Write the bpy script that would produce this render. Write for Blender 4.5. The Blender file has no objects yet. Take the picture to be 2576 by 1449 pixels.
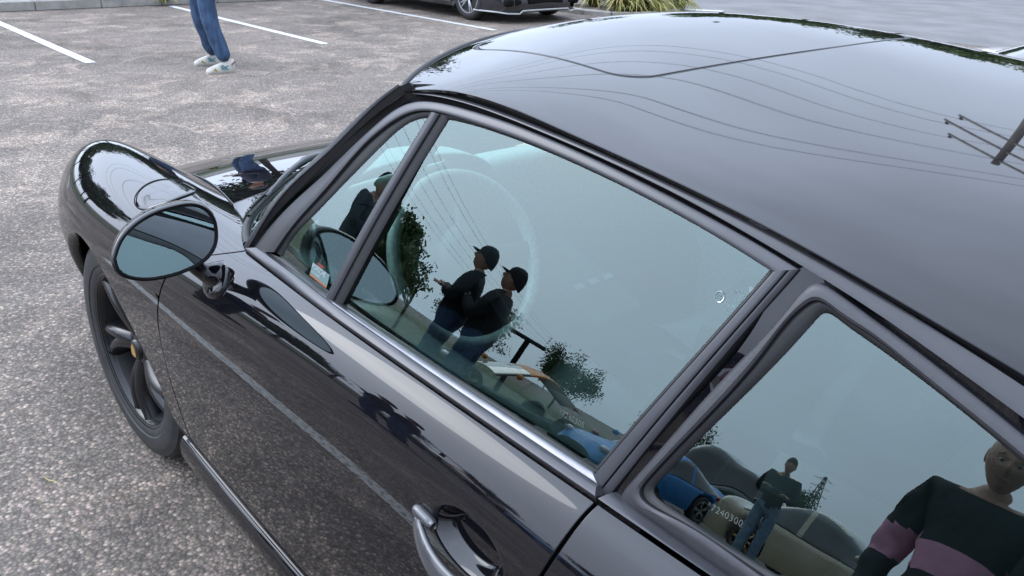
import bpy, bmesh, math, random
import numpy as np
from mathutils import Vector, Matrix, noise

random.seed(7)
SC = bpy.context.scene
COL = SC.collection
R = math.radians

# ------------------------------------------------------------------ camera
CAM_POS = (-2.1755, 1.3513, 1.4495)
YAW, PITCH, ROLL = 0.7474, 0.4247, 0.0341
cd = bpy.data.cameras.new("camera")
cam = bpy.data.objects.new("camera", cd)
COL.objects.link(cam)
_F = Vector((math.cos(YAW) * math.cos(PITCH), -math.sin(YAW) * math.cos(PITCH), -math.sin(PITCH)))
_R = Vector((-math.sin(YAW), -math.cos(YAW), 0))
_U = _R.cross(_F)
_R2 = _R * math.cos(ROLL) + _U * math.sin(ROLL)
_U2 = -_R * math.sin(ROLL) + _U * math.cos(ROLL)
_m = Matrix((_R2, _U2, -_F)).transposed().to_4x4()
_m.translation = Vector(CAM_POS)
cam.matrix_world = _m
cd.sensor_width = 36.0
cd.lens = 2069.85 / 2576 * 36.0
cd.clip_start = 0.02
cd.clip_end = 3000
SC.camera = cam

# ------------------------------------------------------------------ light
SUN_EL, SUN_HEAD = R(36), R(27)          # heading measured from +x toward +y
world = bpy.data.worlds.new("World")
SC.world = world
world.use_nodes = True
nt = world.node_tree
nt.nodes.clear()
out = nt.nodes.new("ShaderNodeOutputWorld")
bg = nt.nodes.new("ShaderNodeBackground")
bg.inputs[1].default_value = 0.14
sky = nt.nodes.new("ShaderNodeTexSky")
sky.sky_type = 'NISHITA'
sky.sun_disc = False
sky.sun_elevation = SUN_EL
sky.sun_rotation = math.pi / 2 - SUN_HEAD
sky.air_density = 1.0
sky.dust_density = 3.0
sky.ozone_density = 1.5
hsv = nt.nodes.new("ShaderNodeHueSaturation")
hsv.inputs['Saturation'].default_value = 0.42
tc = nt.nodes.new("ShaderNodeTexCoord")
mp = nt.nodes.new("ShaderNodeMapping")
mp.inputs['Scale'].default_value = (1.0, 1.0, 2.6)
nz = nt.nodes.new("ShaderNodeTexNoise")
nz.inputs['Scale'].default_value = 2.3
nz.inputs['Detail'].default_value = 5
nz.inputs['Roughness'].default_value = 0.5
rmp = nt.nodes.new("ShaderNodeMapRange")
rmp.inputs[1].default_value = 0.3
rmp.inputs[2].default_value = 0.7
rmp.inputs[3].default_value = 0.75
rmp.inputs[4].default_value = 1.0
mx = nt.nodes.new("ShaderNodeMix")
mx.data_type = 'RGBA'
mx.inputs[7].default_value = (11.0, 12.8, 16.2, 1)      # the cloud layer
L = nt.links.new
L(tc.outputs['Generated'], mp.inputs[0])
L(mp.outputs[0], nz.inputs[0])
L(nz.outputs[0], rmp.inputs[0])
L(rmp.outputs[0], mx.inputs[0])
L(sky.outputs[0], hsv.inputs['Color'])
L(hsv.outputs[0], mx.inputs[6])
sep = nt.nodes.new("ShaderNodeSeparateXYZ")
grad = nt.nodes.new("ShaderNodeMapRange")                # an overcast sky is about three times as bright overhead as at the horizon
grad.inputs[1].default_value = 0.0
grad.inputs[2].default_value = 1.0
grad.inputs[3].default_value = 0.80
grad.inputs[4].default_value = 1.25
mul = nt.nodes.new("ShaderNodeMix")
mul.data_type = 'RGBA'
mul.blend_type = 'MULTIPLY'
mul.inputs[0].default_value = 1.0
vd = nt.nodes.new("ShaderNodeVectorMath")               # thin cloud glows towards the veiled sun
vd.operation = 'DOT_PRODUCT'
vd.inputs[1].default_value = (math.cos(SUN_EL)*math.cos(SUN_HEAD), math.cos(SUN_EL)*math.sin(SUN_HEAD), math.sin(SUN_EL))
vn_ = nt.nodes.new("ShaderNodeMapRange")
vn_.inputs[1].default_value = -1.0
vn_.inputs[2].default_value = 1.0
pw_ = nt.nodes.new("ShaderNodeMath")
pw_.operation = 'POWER'
pw_.inputs[1].default_value = 2.2
ma_ = nt.nodes.new("ShaderNodeMath")
ma_.operation = 'MULTIPLY_ADD'
ma_.inputs[1].default_value = 1.15
ma_.inputs[2].default_value = 0.42
mg_ = nt.nodes.new("ShaderNodeMath")
mg_.operation = 'MULTIPLY'
L(tc.outputs['Generated'], vd.inputs[0])
L(vd.outputs['Value'], vn_.inputs[0])
L(vn_.outputs[0], pw_.inputs[0])
L(pw_.outputs[0], ma_.inputs[0])
L(ma_.outputs[0], mg_.inputs[0])
L(tc.outputs['Generated'], sep.inputs[0])
L(sep.outputs['Z'], grad.inputs[0])
L(grad.outputs[0], mg_.inputs[1])
L(mg_.outputs[0], mul.inputs[7])
L(mx.outputs[2], mul.inputs[6])
L(mul.outputs[2], bg.inputs[0])
L(bg.outputs[0], out.inputs[0])

sd = bpy.data.lights.new("sun", 'SUN')
sd.energy = 0.5
sd.angle = R(28)
sd.color = (1.0, 0.99, 0.975)
sun = bpy.data.objects.new("sun", sd)
COL.objects.link(sun)
_s = Vector((math.cos(SUN_EL) * math.cos(SUN_HEAD), math.cos(SUN_EL) * math.sin(SUN_HEAD), math.sin(SUN_EL)))
sun.rotation_euler = (-_s).to_track_quat('-Z', 'Y').to_euler()

vs = SC.view_settings
vs.view_transform = 'Standard'
vs.look = 'None'
vs.gamma = 1
vs.use_curve_mapping = False
vs.exposure = 0.48

SC.render.engine = 'CYCLES'
cy = SC.cycles
cy.max_bounces = 10
cy.glossy_bounces = 6
cy.transparent_max_bounces = 16
cy.transmission_bounces = 6
cy.caustics_reflective = False
cy.caustics_refractive = False
cy.use_denoising = True
cy.sample_clamp_indirect = 8

# ------------------------------------------------------------------ helpers
def cub(xs, ys):
    xs = np.array(xs, float); ys = np.array(ys, float)
    if xs[0] > xs[-1]:
        xs, ys = xs[::-1], ys[::-1]
    n = len(xs); h = np.diff(xs)
    A = np.zeros((n, n)); r = np.zeros(n); A[0, 0] = A[-1, -1] = 1
    for i in range(1, n - 1):
        A[i, i-1] = h[i-1]; A[i, i] = 2 * (h[i-1] + h[i]); A[i, i+1] = h[i]
        r[i] = 6 * ((ys[i+1] - ys[i]) / h[i] - (ys[i] - ys[i-1]) / h[i-1])
    M = np.linalg.solve(A, r)
    s0 = (ys[1] - ys[0]) / h[0] - h[0] * M[1] / 6
    s1 = (ys[-1] - ys[-2]) / h[-1] + h[-1] * M[-2] / 6
    def f(x):
        x = np.asarray(x, float)
        i = np.clip(np.searchsorted(xs, x) - 1, 0, n - 2)
        hh = h[i]; xx = np.clip(x, xs[0], xs[-1]); a = xx - xs[i]; b = xs[i+1] - xx
        v = M[i]*b**3/(6*hh) + M[i+1]*a**3/(6*hh) + (ys[i]/hh - M[i]*hh/6)*b + (ys[i+1]/hh - M[i+1]*hh/6)*a
        return v + np.where(x < xs[0], (x - xs[0]) * s0, 0) + np.where(x > xs[-1], (x - xs[-1]) * s1, 0)
    return f

def resample(pts, n):
    """chord-length cubic resampling of a point list"""
    p = np.array(pts, float)
    d = np.r_[0, np.cumsum(np.linalg.norm(np.diff(p, axis=0), axis=1))]
    if len(p) == 2:
        t = np.linspace(0, 1, n)[:, None]
        return p[0] * (1 - t) + p[1] * t
    s = np.linspace(0, d[-1], n)
    return np.stack([cub(d, p[:, k])(s) for k in range(p.shape[1])], 1)

def mesh(name, verts, faces, mat=None, parent=None, smooth=True, mats=None, fmat=None):
    me = bpy.data.meshes.new(name)
    me.from_pydata([tuple(map(float, v)) for v in verts], [], [tuple(int(i) for i in f) for f in faces])
    for m in (mats or ([mat] if mat else [])):
        me.materials.append(m)
    if fmat is not None:
        me.polygons.foreach_set("material_index", list(fmat))
    me.polygons.foreach_set("use_smooth", [smooth] * len(me.polygons))
    me.update()
    o = bpy.data.objects.new(name, me)
    COL.objects.link(o)
    if parent is not None:
        o.parent = parent
    return o

def tag(o, label, cat, group=None, kind=None):
    o["label"] = label
    if cat: o["category"] = cat
    if group: o["group"] = group
    if kind: o["kind"] = kind
    return o

def struct(o, label):
    o["label"] = label
    o["kind"] = "structure"
    return o

def empty(name, loc=(0, 0, 0), rz=0.0):
    o = bpy.data.objects.new(name, None)
    COL.objects.link(o)
    o.location = loc
    o.rotation_euler = (0, 0, rz)
    o.empty_display_size = 0.1
    return o

def gridfaces(nu, nv, off=0, closed_u=False, closed_v=False):
    f = []
    for i in range(nu if closed_u else nu - 1):
        for j in range(nv if closed_v else nv - 1):
            a = off + i * nv + j; b = off + ((i + 1) % nu) * nv + j
            c = off + ((i + 1) % nu) * nv + (j + 1) % nv; d = off + i * nv + (j + 1) % nv
            f.append((a, b, c, d))
    return f

class MB:
    """collects simple solids into one mesh"""
    def __init__(s):
        s.v = []; s.f = []
    def add(s, v, f):
        o = len(s.v); s.v += [tuple(x) for x in v]; s.f += [tuple(i + o for i in q) for q in f]
        return s
    def box(s, c, size, rot=None, bev=0.0):
        x, y, z = [k / 2 for k in size]
        if bev:
            b = min(bev, x * .9, y * .9, z * .9)
            pts = []
            for sx in (-1, 1):
                for sy in (-1, 1):
                    for sz in (-1, 1):
                        pts += [(sx*x, sy*(y-b), sz*(z-b)), (sx*(x-b), sy*y, sz*(z-b)), (sx*(x-b), sy*(y-b), sz*z)]
            bm = bmesh.new()
            for p in pts: bm.verts.new(p)
            r = bmesh.ops.convex_hull(bm, input=bm.verts)
            bm.verts.index_update()
            v = [p.co.copy() for p in bm.verts]; f = [[q.index for q in k.verts] for k in bm.faces]
            bm.free()
        else:
            v = [Vector((a*x, b_*y, c_*z)) for a in (-1, 1) for b_ in (-1, 1) for c_ in (-1, 1)]
            f = [(0,1,3,2),(4,6,7,5),(0,4,5,1),(2,3,7,6),(0,2,6,4),(1,5,7,3)]
        M = rot if rot is not None else Matrix.Identity(3)
        return s.add([M @ Vector(p) + Vector(c) for p in v], f)
    def tube(s, pts, rad, n=10, cap=True, closed=False):
        P = [Vector(p) for p in pts]; m = len(P)
        rr = rad if hasattr(rad, '__len__') else [rad] * m
        ring = []; prev = None
        for i in range(m):
            if closed: t = P[(i+1) % m] - P[i-1]
            else: t = P[min(i+1, m-1)] - P[max(i-1, 0)]
            t.normalize()
            if prev is None:
                a = Vector((0,0,1)) if abs(t.z) < .9 else Vector((1,0,0))
                prev = (a - t * a.dot(t)).normalized()
            else:
                prev = (prev - t * prev.dot(t)).normalized()
            b = t.cross(prev)
            for k in range(n):
                an = 2*math.pi*k/n
                ring.append(P[i] + (prev*math.cos(an) + b*math.sin(an)) * rr[i])
        f = gridfaces(m, n, 0, closed, True)
        if cap and not closed:
            f += [tuple(range(n))[::-1], tuple(range((m-1)*n, m*n))]
        return s.add(ring, f)
    def lathe(s, prof, n=32, M=None, cap=False):
        """prof: (r, h) list, spun about local z"""
        v = []
        for r_, h in prof:
            for k in range(n):
                a = 2*math.pi*k/n
                v.append(Vector((r_*math.cos(a), r_*math.sin(a), h)))
        f = gridfaces(len(prof), n, 0, False, True)
        if cap: f += [tuple(range(n))[::-1], tuple(range((len(prof)-1)*n, len(prof)*n))]
        if M is not None: v = [M @ p for p in v]
        return s.add(v, f)
    def build(s, name, mat, parent=None, smooth=False):
        o = mesh(name, s.v, s.f, mat, parent, smooth)
        return o

def sphere_pts(c, r, nu=10, nv=14):
    v = []; f = []
    for i in range(nu + 1):
        th = math.pi * i / nu
        for j in range(nv):
            ph = 2*math.pi*j/nv
            v.append((c[0]+r[0]*math.sin(th)*math.cos(ph), c[1]+r[1]*math.sin(th)*math.sin(ph), c[2]+r[2]*math.cos(th)))
    return v, gridfaces(nu+1, nv, 0, False, True)

# ------------------------------------------------------------------ materials
def mat(name, col, rough=.5, metal=0.0, ior=1.5, coat=0.0, spec=None, emit=None):
    m = bpy.data.materials.new(name); m.use_nodes = True
    b = m.node_tree.nodes["Principled BSDF"]
    b.inputs["Base Color"].default_value = (*col, 1)
    b.inputs["Roughness"].default_value = rough
    b.inputs["Metallic"].default_value = metal
    b.inputs["IOR"].default_value = ior
    if coat:
        b.inputs["Coat Weight"].default_value = coat
        b.inputs["Coat Roughness"].default_value = 0.012
        b.inputs["Coat IOR"].default_value = 1.5
    if spec is not None:
        b.inputs["Specular IOR Level"].default_value = spec
    return m

def noisy(m, scale, amt, detail=6, bump=0.0, bscale=None, stretch=None, rough_amt=0.0):
    """colour variation (and fine relief) on a plain material"""
    t = m.node_tree; b = t.nodes["Principled BSDF"]
    col = b.inputs["Base Color"].default_value[:]
    tcn = t.nodes.new("ShaderNodeTexCoord"); mpn = t.nodes.new("ShaderNodeMapping")
    if stretch: mpn.inputs['Scale'].default_value = stretch
    n = t.nodes.new("ShaderNodeTexNoise"); n.inputs['Scale'].default_value = scale; n.inputs['Detail'].default_value = detail
    r = t.nodes.new("ShaderNodeValToRGB")
    r.color_ramp.elements[0].position = .3; r.color_ramp.elements[1].position = .7
    r.color_ramp.elements[0].color = tuple(c*(1-amt) for c in col[:3]) + (1,)
    r.color_ramp.elements[1].color = tuple(min(1, c*(1+amt)) for c in col[:3]) + (1,)
    t.links.new(tcn.outputs['Object'], mpn.inputs[0]); t.links.new(mpn.outputs[0], n.inputs[0])
    t.links.new(n.outputs[0], r.inputs[0]); t.links.new(r.outputs[0], b.inputs["Base Color"])
    if bump:
        n2 = t.nodes.new("ShaderNodeTexNoise"); n2.inputs['Scale'].default_value = bscale or scale*4; n2.inputs['Detail'].default_value = 4
        t.links.new(mpn.outputs[0], n2.inputs[0])
        bp = t.nodes.new("ShaderNodeBump"); bp.inputs['Strength'].default_value = bump; bp.inputs['Distance'].default_value = .01
        t.links.new(n2.outputs[0], bp.inputs['Height']); t.links.new(bp.outputs[0], b.inputs['Normal'])
    return m

M_PAINT = mat("black_paint", (.004, .004, .0055), .3, 0, 1.5, 1.0, spec=0.0)
M_PAINT.node_tree.nodes["Principled BSDF"].inputs["Coat IOR"].default_value = 1.52
M_PAINT.node_tree.nodes["Principled BSDF"].inputs["Coat Roughness"].default_value = .015
def dusty(m, amt=.020, scale=900):
    t = m.node_tree; b = t.nodes["Principled BSDF"]; c = b.inputs["Base Color"].default_value[:3]
    tcn = t.nodes.new("ShaderNodeTexCoord")
    n = t.nodes.new("ShaderNodeTexNoise"); n.inputs['Scale'].default_value = scale; n.inputs['Detail'].default_value = 2
    n2 = t.nodes.new("ShaderNodeTexNoise"); n2.inputs['Scale'].default_value = 6; n2.inputs['Detail'].default_value = 6
    r = t.nodes.new("ShaderNodeMapRange"); r.inputs[1].default_value = .60; r.inputs[2].default_value = .80
    r2 = t.nodes.new("ShaderNodeMapRange"); r2.inputs[1].default_value = .35; r2.inputs[2].default_value = .75
    mu = t.nodes.new("ShaderNodeMath"); mu.operation = 'MULTIPLY'
    mxn = t.nodes.new("ShaderNodeMix"); mxn.data_type = 'RGBA'
    mxn.inputs[6].default_value = (*c, 1); mxn.inputs[7].default_value = (c[0]+amt*3, c[1]+amt*2.9, c[2]+amt*2.7, 1)
    k = t.links.new
    k(tcn.outputs['Object'], n.inputs[0]); k(tcn.outputs['Object'], n2.inputs[0]); k(n.outputs[0], r.inputs[0]); k(n2.outputs[0], r2.inputs[0])
    k(r.outputs[0], mu.inputs[0]); k(r2.outputs[0], mu.inputs[1]); k(mu.outputs[0], mxn.inputs[0]); k(mxn.outputs[2], b.inputs["Base Color"])
    rr = t.nodes.new("ShaderNodeMapRange"); rr.inputs[3].default_value = .006; rr.inputs[4].default_value = .035
    k(n2.outputs[0], rr.inputs[0]); k(rr.outputs[0], b.inputs["Coat Roughness"])
    return m
dusty(M_PAINT)
M_TRIM = noisy(mat("satin_black_trim", (.035, .035, .040), .30), 60, .12)
M_FRAME = noisy(mat("anodised_frame", (.040, .040, .045), .30), 40, .10)
M_SEAL = noisy(mat("grey_rubber", (.030, .030, .034), .42), 80, .12, bump=.04, bscale=300)
M_RUBBER = noisy(mat("black_rubber", (.008, .008, .009), .55), 60, .3)
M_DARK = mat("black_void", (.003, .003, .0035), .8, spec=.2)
M_METAL = noisy(mat("brushed_strip", (.17, .17, .185), .30, .85), 30, .15, stretch=(1, 1, 8))
M_CHROME = mat("satin_metal", (.36, .37, .40), .22, 1.0)
M_TYRE = noisy(mat("tyre_rubber", (.020, .020, .020), .62), 30, .35, bump=.1, bscale=120)
M_BARREL = mat("matte_dark_barrel", (.012, .012, .012), .5)  # even matte dark colour for the inside of the rim
M_DISC = mat("brake_iron", (.05, .048, .046), .45, .6)
M_RIM = mat("gloss_black_rim", (.006, .006, .007), .22, 0, 1.45)
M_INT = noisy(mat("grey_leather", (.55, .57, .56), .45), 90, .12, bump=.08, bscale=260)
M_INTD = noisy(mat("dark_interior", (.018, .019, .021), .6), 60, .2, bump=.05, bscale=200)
M_GAUGE = mat("gauge_face", (.01, .01, .012), .4)
M_WHITE = mat("white_print", (.75, .78, .78), .5)
M_RED = mat("red_print", (.55, .06, .04), .5)
M_GOLD = mat("gold_badge", (.55, .34, .12), .35, .6)

def glass_mat(name, tint, ior=1.52, gloss_tint=(1, 1, 1), rough=0.0):
    m = bpy.data.materials.new(name); m.use_nodes = True
    t = m.node_tree; t.nodes.clear()
    o = t.nodes.new("ShaderNodeOutputMaterial"); mixn = t.nodes.new("ShaderNodeMixShader")
    fr = t.nodes.new("ShaderNodeFresnel"); fr.inputs[0].default_value = ior
    tr = t.nodes.new("ShaderNodeBsdfTransparent"); tr.inputs[0].default_value = (*tint, 1)
    gl = t.nodes.new("ShaderNodeBsdfGlossy"); gl.inputs['Roughness'].default_value = rough
    gl.inputs['Color'].default_value = (*gloss_tint, 1)
    t.links.new(fr.outputs[0], mixn.inputs[0]); t.links.new(tr.outputs[0], mixn.inputs[1]); t.links.new(gl.outputs[0], mixn.inputs[2])
    t.links.new(mixn.outputs[0], o.inputs[0])
    return m
M_GLASS = glass_mat("tinted_glass", (.68, .91, .86), 2.05, (.82, 1.0, .965))
M_MIRROR = mat("mirror_silver", (.62, .72, .74), .0, 1.0)

# ================================================================== the sports car
# side glass surface (left): y = G(x, z)
_gx = (-2.4, -1.9, -1.45, -1.0, -.6)
_gb = cub(_gx, (.752, .772, .765, .738, .692))
_gk = cub(_gx, (.34, .345, .365, .37, .36))
def G(x, z):
    return _gb(x) - _gk(x) * (z - .86) - .10 * (z - .86) ** 2
def Gn(x, z):
    e = 1e-4
    n = np.stack([-(G(x+e, z) - G(x-e, z)) / (2*e), np.ones_like(np.asarray(x, float)), -(G(x, z+e) - G(x, z-e)) / (2*e)], -1)
    return n / np.linalg.norm(n, axis=-1, keepdims=True)
def onG(xz, off=0.0):
    xz = np.asarray(xz, float); x, z = xz[..., 0], xz[..., 1]
    p = np.stack([x, G(x, z), z], -1)
    return p + Gn(x, z) * (np.asarray(off)[..., None] if np.ndim(off) else off)

# outer body surface of one side: cubic B-spline net, rows v0 (sill) .. v8 (hood seam / belt)
BX = [.92, .82, .66, .45, .2, -.05, -.3, -.55, -.8, -1.1, -1.4, -1.7, -2.0, -2.3, -2.6, -2.9, -3.12, -3.24]
V8 = [(.30,.43),(.36,.50),(.415,.60),(.455,.675),(.49,.735),(.53,.785),(.585,.822),(.648,.846),(.742,.850),(.768,.857),(.782,.865),(.789,.869),(.790,.868),(.775,.86),(.70,.84),(.60,.79),(.50,.72),(.42,.66)]
V7 = [(.40,.46),(.48,.57),(.560,.735),(.602,.840),(.632,.872),(.655,.868),(.685,.866),(.735,.850),(.779,.837),(.793,.845),(.806,.852),(.812,.857),(.815,.856),(.805,.845),(.76,.82),(.68,.77),(.58,.70),(.50,.64)]
V6 = [(.44,.44),(.55,.55),(.655,.698),(.722,.790),(.768,.812),(.79,.812),(.802,.808),(.812,.802),(.818,.796),(.826,.795),(.836,.800),(.845,.80),(.852,.80),(.86,.79),(.84,.76),(.78,.71),(.68,.65),(.58,.60)]
V5 = [(.45,.41),(.57,.48),(.70,.585),(.782,.67),(.828,.70),(.842,.705),(.842,.705),(.842,.703),(.842,.70),(.845,.70),(.852,.70),(.862,.70),(.876,.69),(.888,.68),(.875,.65),(.82,.61),(.72,.57),(.62,.54)]
V4 = [(.46,.37),(.58,.41),(.715,.48),(.795,.55),(.830,.58),(.842,.585),(.842,.585),(.842,.585),(.843,.585),(.846,.585),(.85,.585),(.86,.58),(.876,.57),(.89,.56),(.88,.54),(.83,.50),(.73,.47),(.63,.46)]
V3 = [(.43,.33),(.54,.34),(.66,.37),(.742,.40),(.802,.42),(.815,.42),(.815,.42),(.82,.42),(.824,.42),(.827,.42),(.83,.42),(.84,.42),(.855,.41),(.87,.41),(.865,.40),(.82,.38),(.73,.37),(.63,.37)]
V2 = [(.41,.28),(.52,.27),(.63,.27),(.70,.28),(.768,.285),(.79,.285),(.79,.285),(.797,.285),(.803,.285),(.806,.285),(.81,.285),(.82,.285),(.83,.28),(.845,.28),(.84,.28),(.80,.28),(.72,.28),(.62,.29)]
V1 = [(.40,.23),(.50,.20),(.61,.19),(.68,.20),(.748,.205),(.77,.205),(.77,.205),(.779,.205),(.785,.205),(.788,.205),(.79,.205),(.80,.205),(.81,.20),(.82,.20),(.81,.20),(.77,.20),(.70,.21),(.60,.23)]
V0 = [(.42,.21),(.55,.17),(.67,.16),(.69,.165),(.69,.165),(.69,.165),(.70,.165),(.70,.165),(.705,.165),(.708,.165),(.71,.165),(.72,.165),(.73,.165),(.74,.165),(.73,.165),(.70,.17),(.64,.18),(.55,.20)]
NET = np.array([V0, V1, V2, V3, V4, V5, V6, V7, V8], float).transpose(1, 0, 2)     # [x][v][2]
NET = np.concatenate([np.repeat(np.array(BX)[:, None, None], 9, 1), NET], 2)
def _pad(a, ax):
    a = np.moveaxis(a, ax, 0)
    a = np.concatenate([[2*a[0]-a[1]], a, [2*a[-1]-a[-2]]], 0)
    return np.moveaxis(a, 0, ax)
NETP = _pad(_pad(NET, 0), 1)
def _bw(s, n):
    i = np.clip(np.floor(s).astype(int), 0, n-2); f = s - i
    return i, [(1-f)**3/6, (3*f**3-6*f**2+4)/6, (-3*f**3+3*f**2+3*f+1)/6, f**3/6]
def S(u, v):
    u, v = np.broadcast_arrays(np.asarray(u, float), np.asarray(v, float))
    i, a = _bw(u, len(BX)); j, b = _bw(v, 9)
    o = 0
    for p in range(4):
        for q in range(4):
            o = o + (a[p]*b[q])[..., None] * NETP[i+p, j+q]
    return o
def Sn(u, v):
    e = 1e-3
    du = S(u+e, v) - S(u-e, v); dv = S(u, v+e) - S(u, v-e)
    n = np.cross(dv, du); n = n / np.linalg.norm(n, axis=-1, keepdims=True)
    return n
_ut = np.linspace(0, len(BX)-1, 800); _xt = S(_ut, np.full(800, 4.))[:, 0]
def uinv(x): return np.interp(-np.asarray(x, float), -_xt, _ut)
_vt = np.linspace(.6, 7.0, 200)
def vinv(x, z):
    x = np.atleast_1d(x); z = np.atleast_1d(z)
    return np.array([np.interp(zz, S(np.full(200, uinv(xx)), _vt)[:, 2], _vt) for xx, zz in zip(x, z)])
if Sn(np.array([9.]), np.array([4.]))[0][1] < 0:
    _Sn0 = Sn
    def Sn(u, v): return -_Sn0(u, v)

def set_normals(o, nrm):
    o.data.normals_split_custom_set_from_vertices([tuple(map(float, n)) for n in nrm])

def panel(name, P, N, m, parent, depth=.012, edges=(1, 1, 1, 1)):
    """grid panel with rounded, turned-in edges; P,N [nu][nv][3]; edges = u0,u1,v0,v1"""
    nu, nv = P.shape[:2]
    def turn(P, N, ax, at0):
        P = np.moveaxis(P, ax, 0); N = np.moveaxis(N, ax, 0)
        e, i = (P[0], P[1]) if at0 else (P[-1], P[-2])
        n = N[0] if at0 else N[-1]
        d = e - i; d = d - n * (d*n).sum(-1, keepdims=True); d = d / (np.linalg.norm(d, axis=-1, keepdims=True) + 1e-9)
        r1 = e + d*.0011 - n*.0004; r2 = e + d*.0017 - n*.0016; r3 = e + d*.0017 - n*depth
        n1 = d*.5 + n*.85; n2 = d
        if at0:
            P = np.concatenate([[r3, r2, r1], P]); N = np.concatenate([[d, n2, n1], N])
        else:
            P = np.concatenate([P, [r1, r2, r3]]); N = np.concatenate([N, [n1, n2, d]])
        return np.moveaxis(P, 0, ax), np.moveaxis(N, 0, ax)
    for k, e in enumerate(edges):
        if e: P, N = turn(P, N, k // 2, k % 2 == 0)
    nu, nv = P.shape[:2]
    V = P.reshape(-1, 3); F = np.array(gridfaces(nu, nv))
    a = V[F[len(F)//2]]
    fn = np.cross(a[1]-a[0], a[2]-a[0])
    if fn @ N.reshape(-1, 3)[F[len(F)//2][0]] < 0: F = F[:, ::-1]
    o = mesh(name, V, F, m, parent)
    NN = N.reshape(-1, 3); NN = NN / np.linalg.norm(NN, axis=1, keepdims=True)
    set_normals(o, NN)
    return o

def mirror(o, parent=None, name=None):
    me = o.data
    v = [(p.co.x, -p.co.y, p.co.z) for p in me.vertices]
    f = [tuple(reversed(p.vertices)) for p in me.polygons]
    n = mesh(name or o.name.split('.')[0], v, f, None, parent or o.parent, mats=list(me.materials), fmat=[p.material_index for p in me.polygons])
    n.data.polygons.foreach_set("use_smooth", [p.use_smooth for p in me.polygons])
    if not me.has_custom_normals: n.data.set_sharp_from_angle(angle=R(32))
    if me.has_custom_normals:
        vn = np.zeros((len(v), 3))
        for l in me.loops: vn[l.vertex_index] = l.normal
        vn[:, 1] *= -1
        set_normals(n, vn)
    return n

car = empty("sports_car", (0, 0, 0))
tag(car, "glossy black two-door sports car filling the foreground, seen from its left side", "car")

xF = cub([.20, .384, .60, .725, .78, .825, .86], [-.452, -.468, -.505, -.545, -.59, -.68, -.80])
xR = cub([.20, .40, .60, .7546, .81, .87], [-1.545, -1.585, -1.635, -1.682, -1.699, -1.7135])
def clus(n, e=.012):
    """0..1 with a tight last cell at either end"""
    t = np.linspace(0, 1, n)
    return np.r_[0, e*.15, t[1:-1]*(1-2*e)+e, 1-e*.15, 1]
def patch(ua, ub, va, vb, nu, nv, s=None, t=None):
    """ua, ub: x-edge functions of z; va, vb: row numbers"""
    s = clus(nu) if s is None else s; t = clus(nv) if t is None else t
    vv = va + (vb - va) * t
    U = np.zeros((len(s), len(t))); Vv = np.repeat(vv[None, :], len(s), 0)
    for j, v in enumerate(vv):
        def edge(f):
            x = float(f(.6))
            for _ in range(30):
                z = float(S(uinv(x), v)[2]); x = .5*x + .5*float(f(z))
            return x
        U[:, j] = uinv(edge(ua) + (edge(ub) - edge(ua)) * s)
    return S(U, Vv), Sn(U, Vv)

GAP = .0040
VR = 1.42           # door bottom / sill ridge
P, N = patch(lambda z: xF(z) - GAP, lambda z: xR(z) + GAP, VR + .03, 8.0, 0, 0,
             np.r_[0, .0015, np.linspace(.01, .775, 70), np.linspace(.78, .975, 120), .988, .9985, 1],
             np.r_[0, .0015, np.linspace(.008, .18, 60), np.linspace(.19, .545, 36), np.linspace(.55, .74, 96), np.linspace(.75, .99, 40), .9985, 1])
# recess behind the handle
HX, HZ = -1.566, .746
_e = np.sqrt(((P[..., 0]-HX)/.068)**2 + ((P[..., 2]-HZ)/.036)**2)
_t = np.clip((1.08-_e)/.42, 0, 1); _t = _t*_t*(3-2*_t)
P = P - N*(_t*.022)[..., None]
_near = _e < 1.5
_du = np.gradient(P, axis=0); _dv = np.gradient(P, axis=1); _n = np.cross(_du, _dv); _n /= np.linalg.norm(_n, axis=-1, keepdims=True)
_n *= np.sign((_n*N).sum(-1, keepdims=True))
N = np.where(_near[..., None], _n, N)
door = panel("door", P, N, M_PAINT, car)
# upper front fender, down to the row of the wheel-arch top
P, N = patch(lambda z: .86, lambda z: xF(z) + GAP, 5.0, 8.0, 110, 50)
fender = panel("front_fender", P, N, M_PAINT, car, edges=(0, 1, 0, 1))
# fender below that row: fan of strips from the wheel-arch lip outwards
ARC, AZ = .352, .318
def zrow5(x): return float(S(uinv(x), 5.0)[2])
fan = []; nph, nr = 120, 16
for ph in np.linspace(R(-24), R(204), nph):
    c, s = math.cos(ph), math.sin(ph); rm = ARC
    while rm < 1.2:
        x, z = c*rm, AZ + s*rm
        if z > zrow5(max(x, -.85)) or z < .19 or x > .855 or x < float(xF(min(max(z, .2), .86))) + GAP: break
        rm += .002
    fan.append([(c*(ARC + (rm-ARC)*t), AZ + s*(ARC + (rm-ARC)*t)) for t in np.linspace(0, 1, nr)])
fan = np.array(fan)
xx, zz = fan[..., 0].ravel(), fan[..., 1].ravel()
uu = uinv(xx); v_ = vinv(xx, zz)
P = S(uu, v_).reshape(nph, nr, 3); N = Sn(uu, v_).reshape(nph, nr, 3)
lip = [P[:, 0] + np.array([0, -.004, 0]) + (np.array([0, 0, AZ]) - P[:, 0]) * np.array([1, 0, 1]) * .012,
       P[:, 0] + np.array([0, -.03, 0]) + (np.array([0, 0, AZ]) - P[:, 0]) * np.array([1, 0, 1]) * .014]
P = np.concatenate([lip[1][:, None], lip[0][:, None], P], 1)
inw = (np.array([0, 0, AZ]) - P[:, 2]) * np.array([1, 0, 1]); inw /= np.linalg.norm(inw, axis=1, keepdims=True)
N = np.concatenate([inw[:, None], (inw + N[:, 0])[:, None], N], 1)
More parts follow.
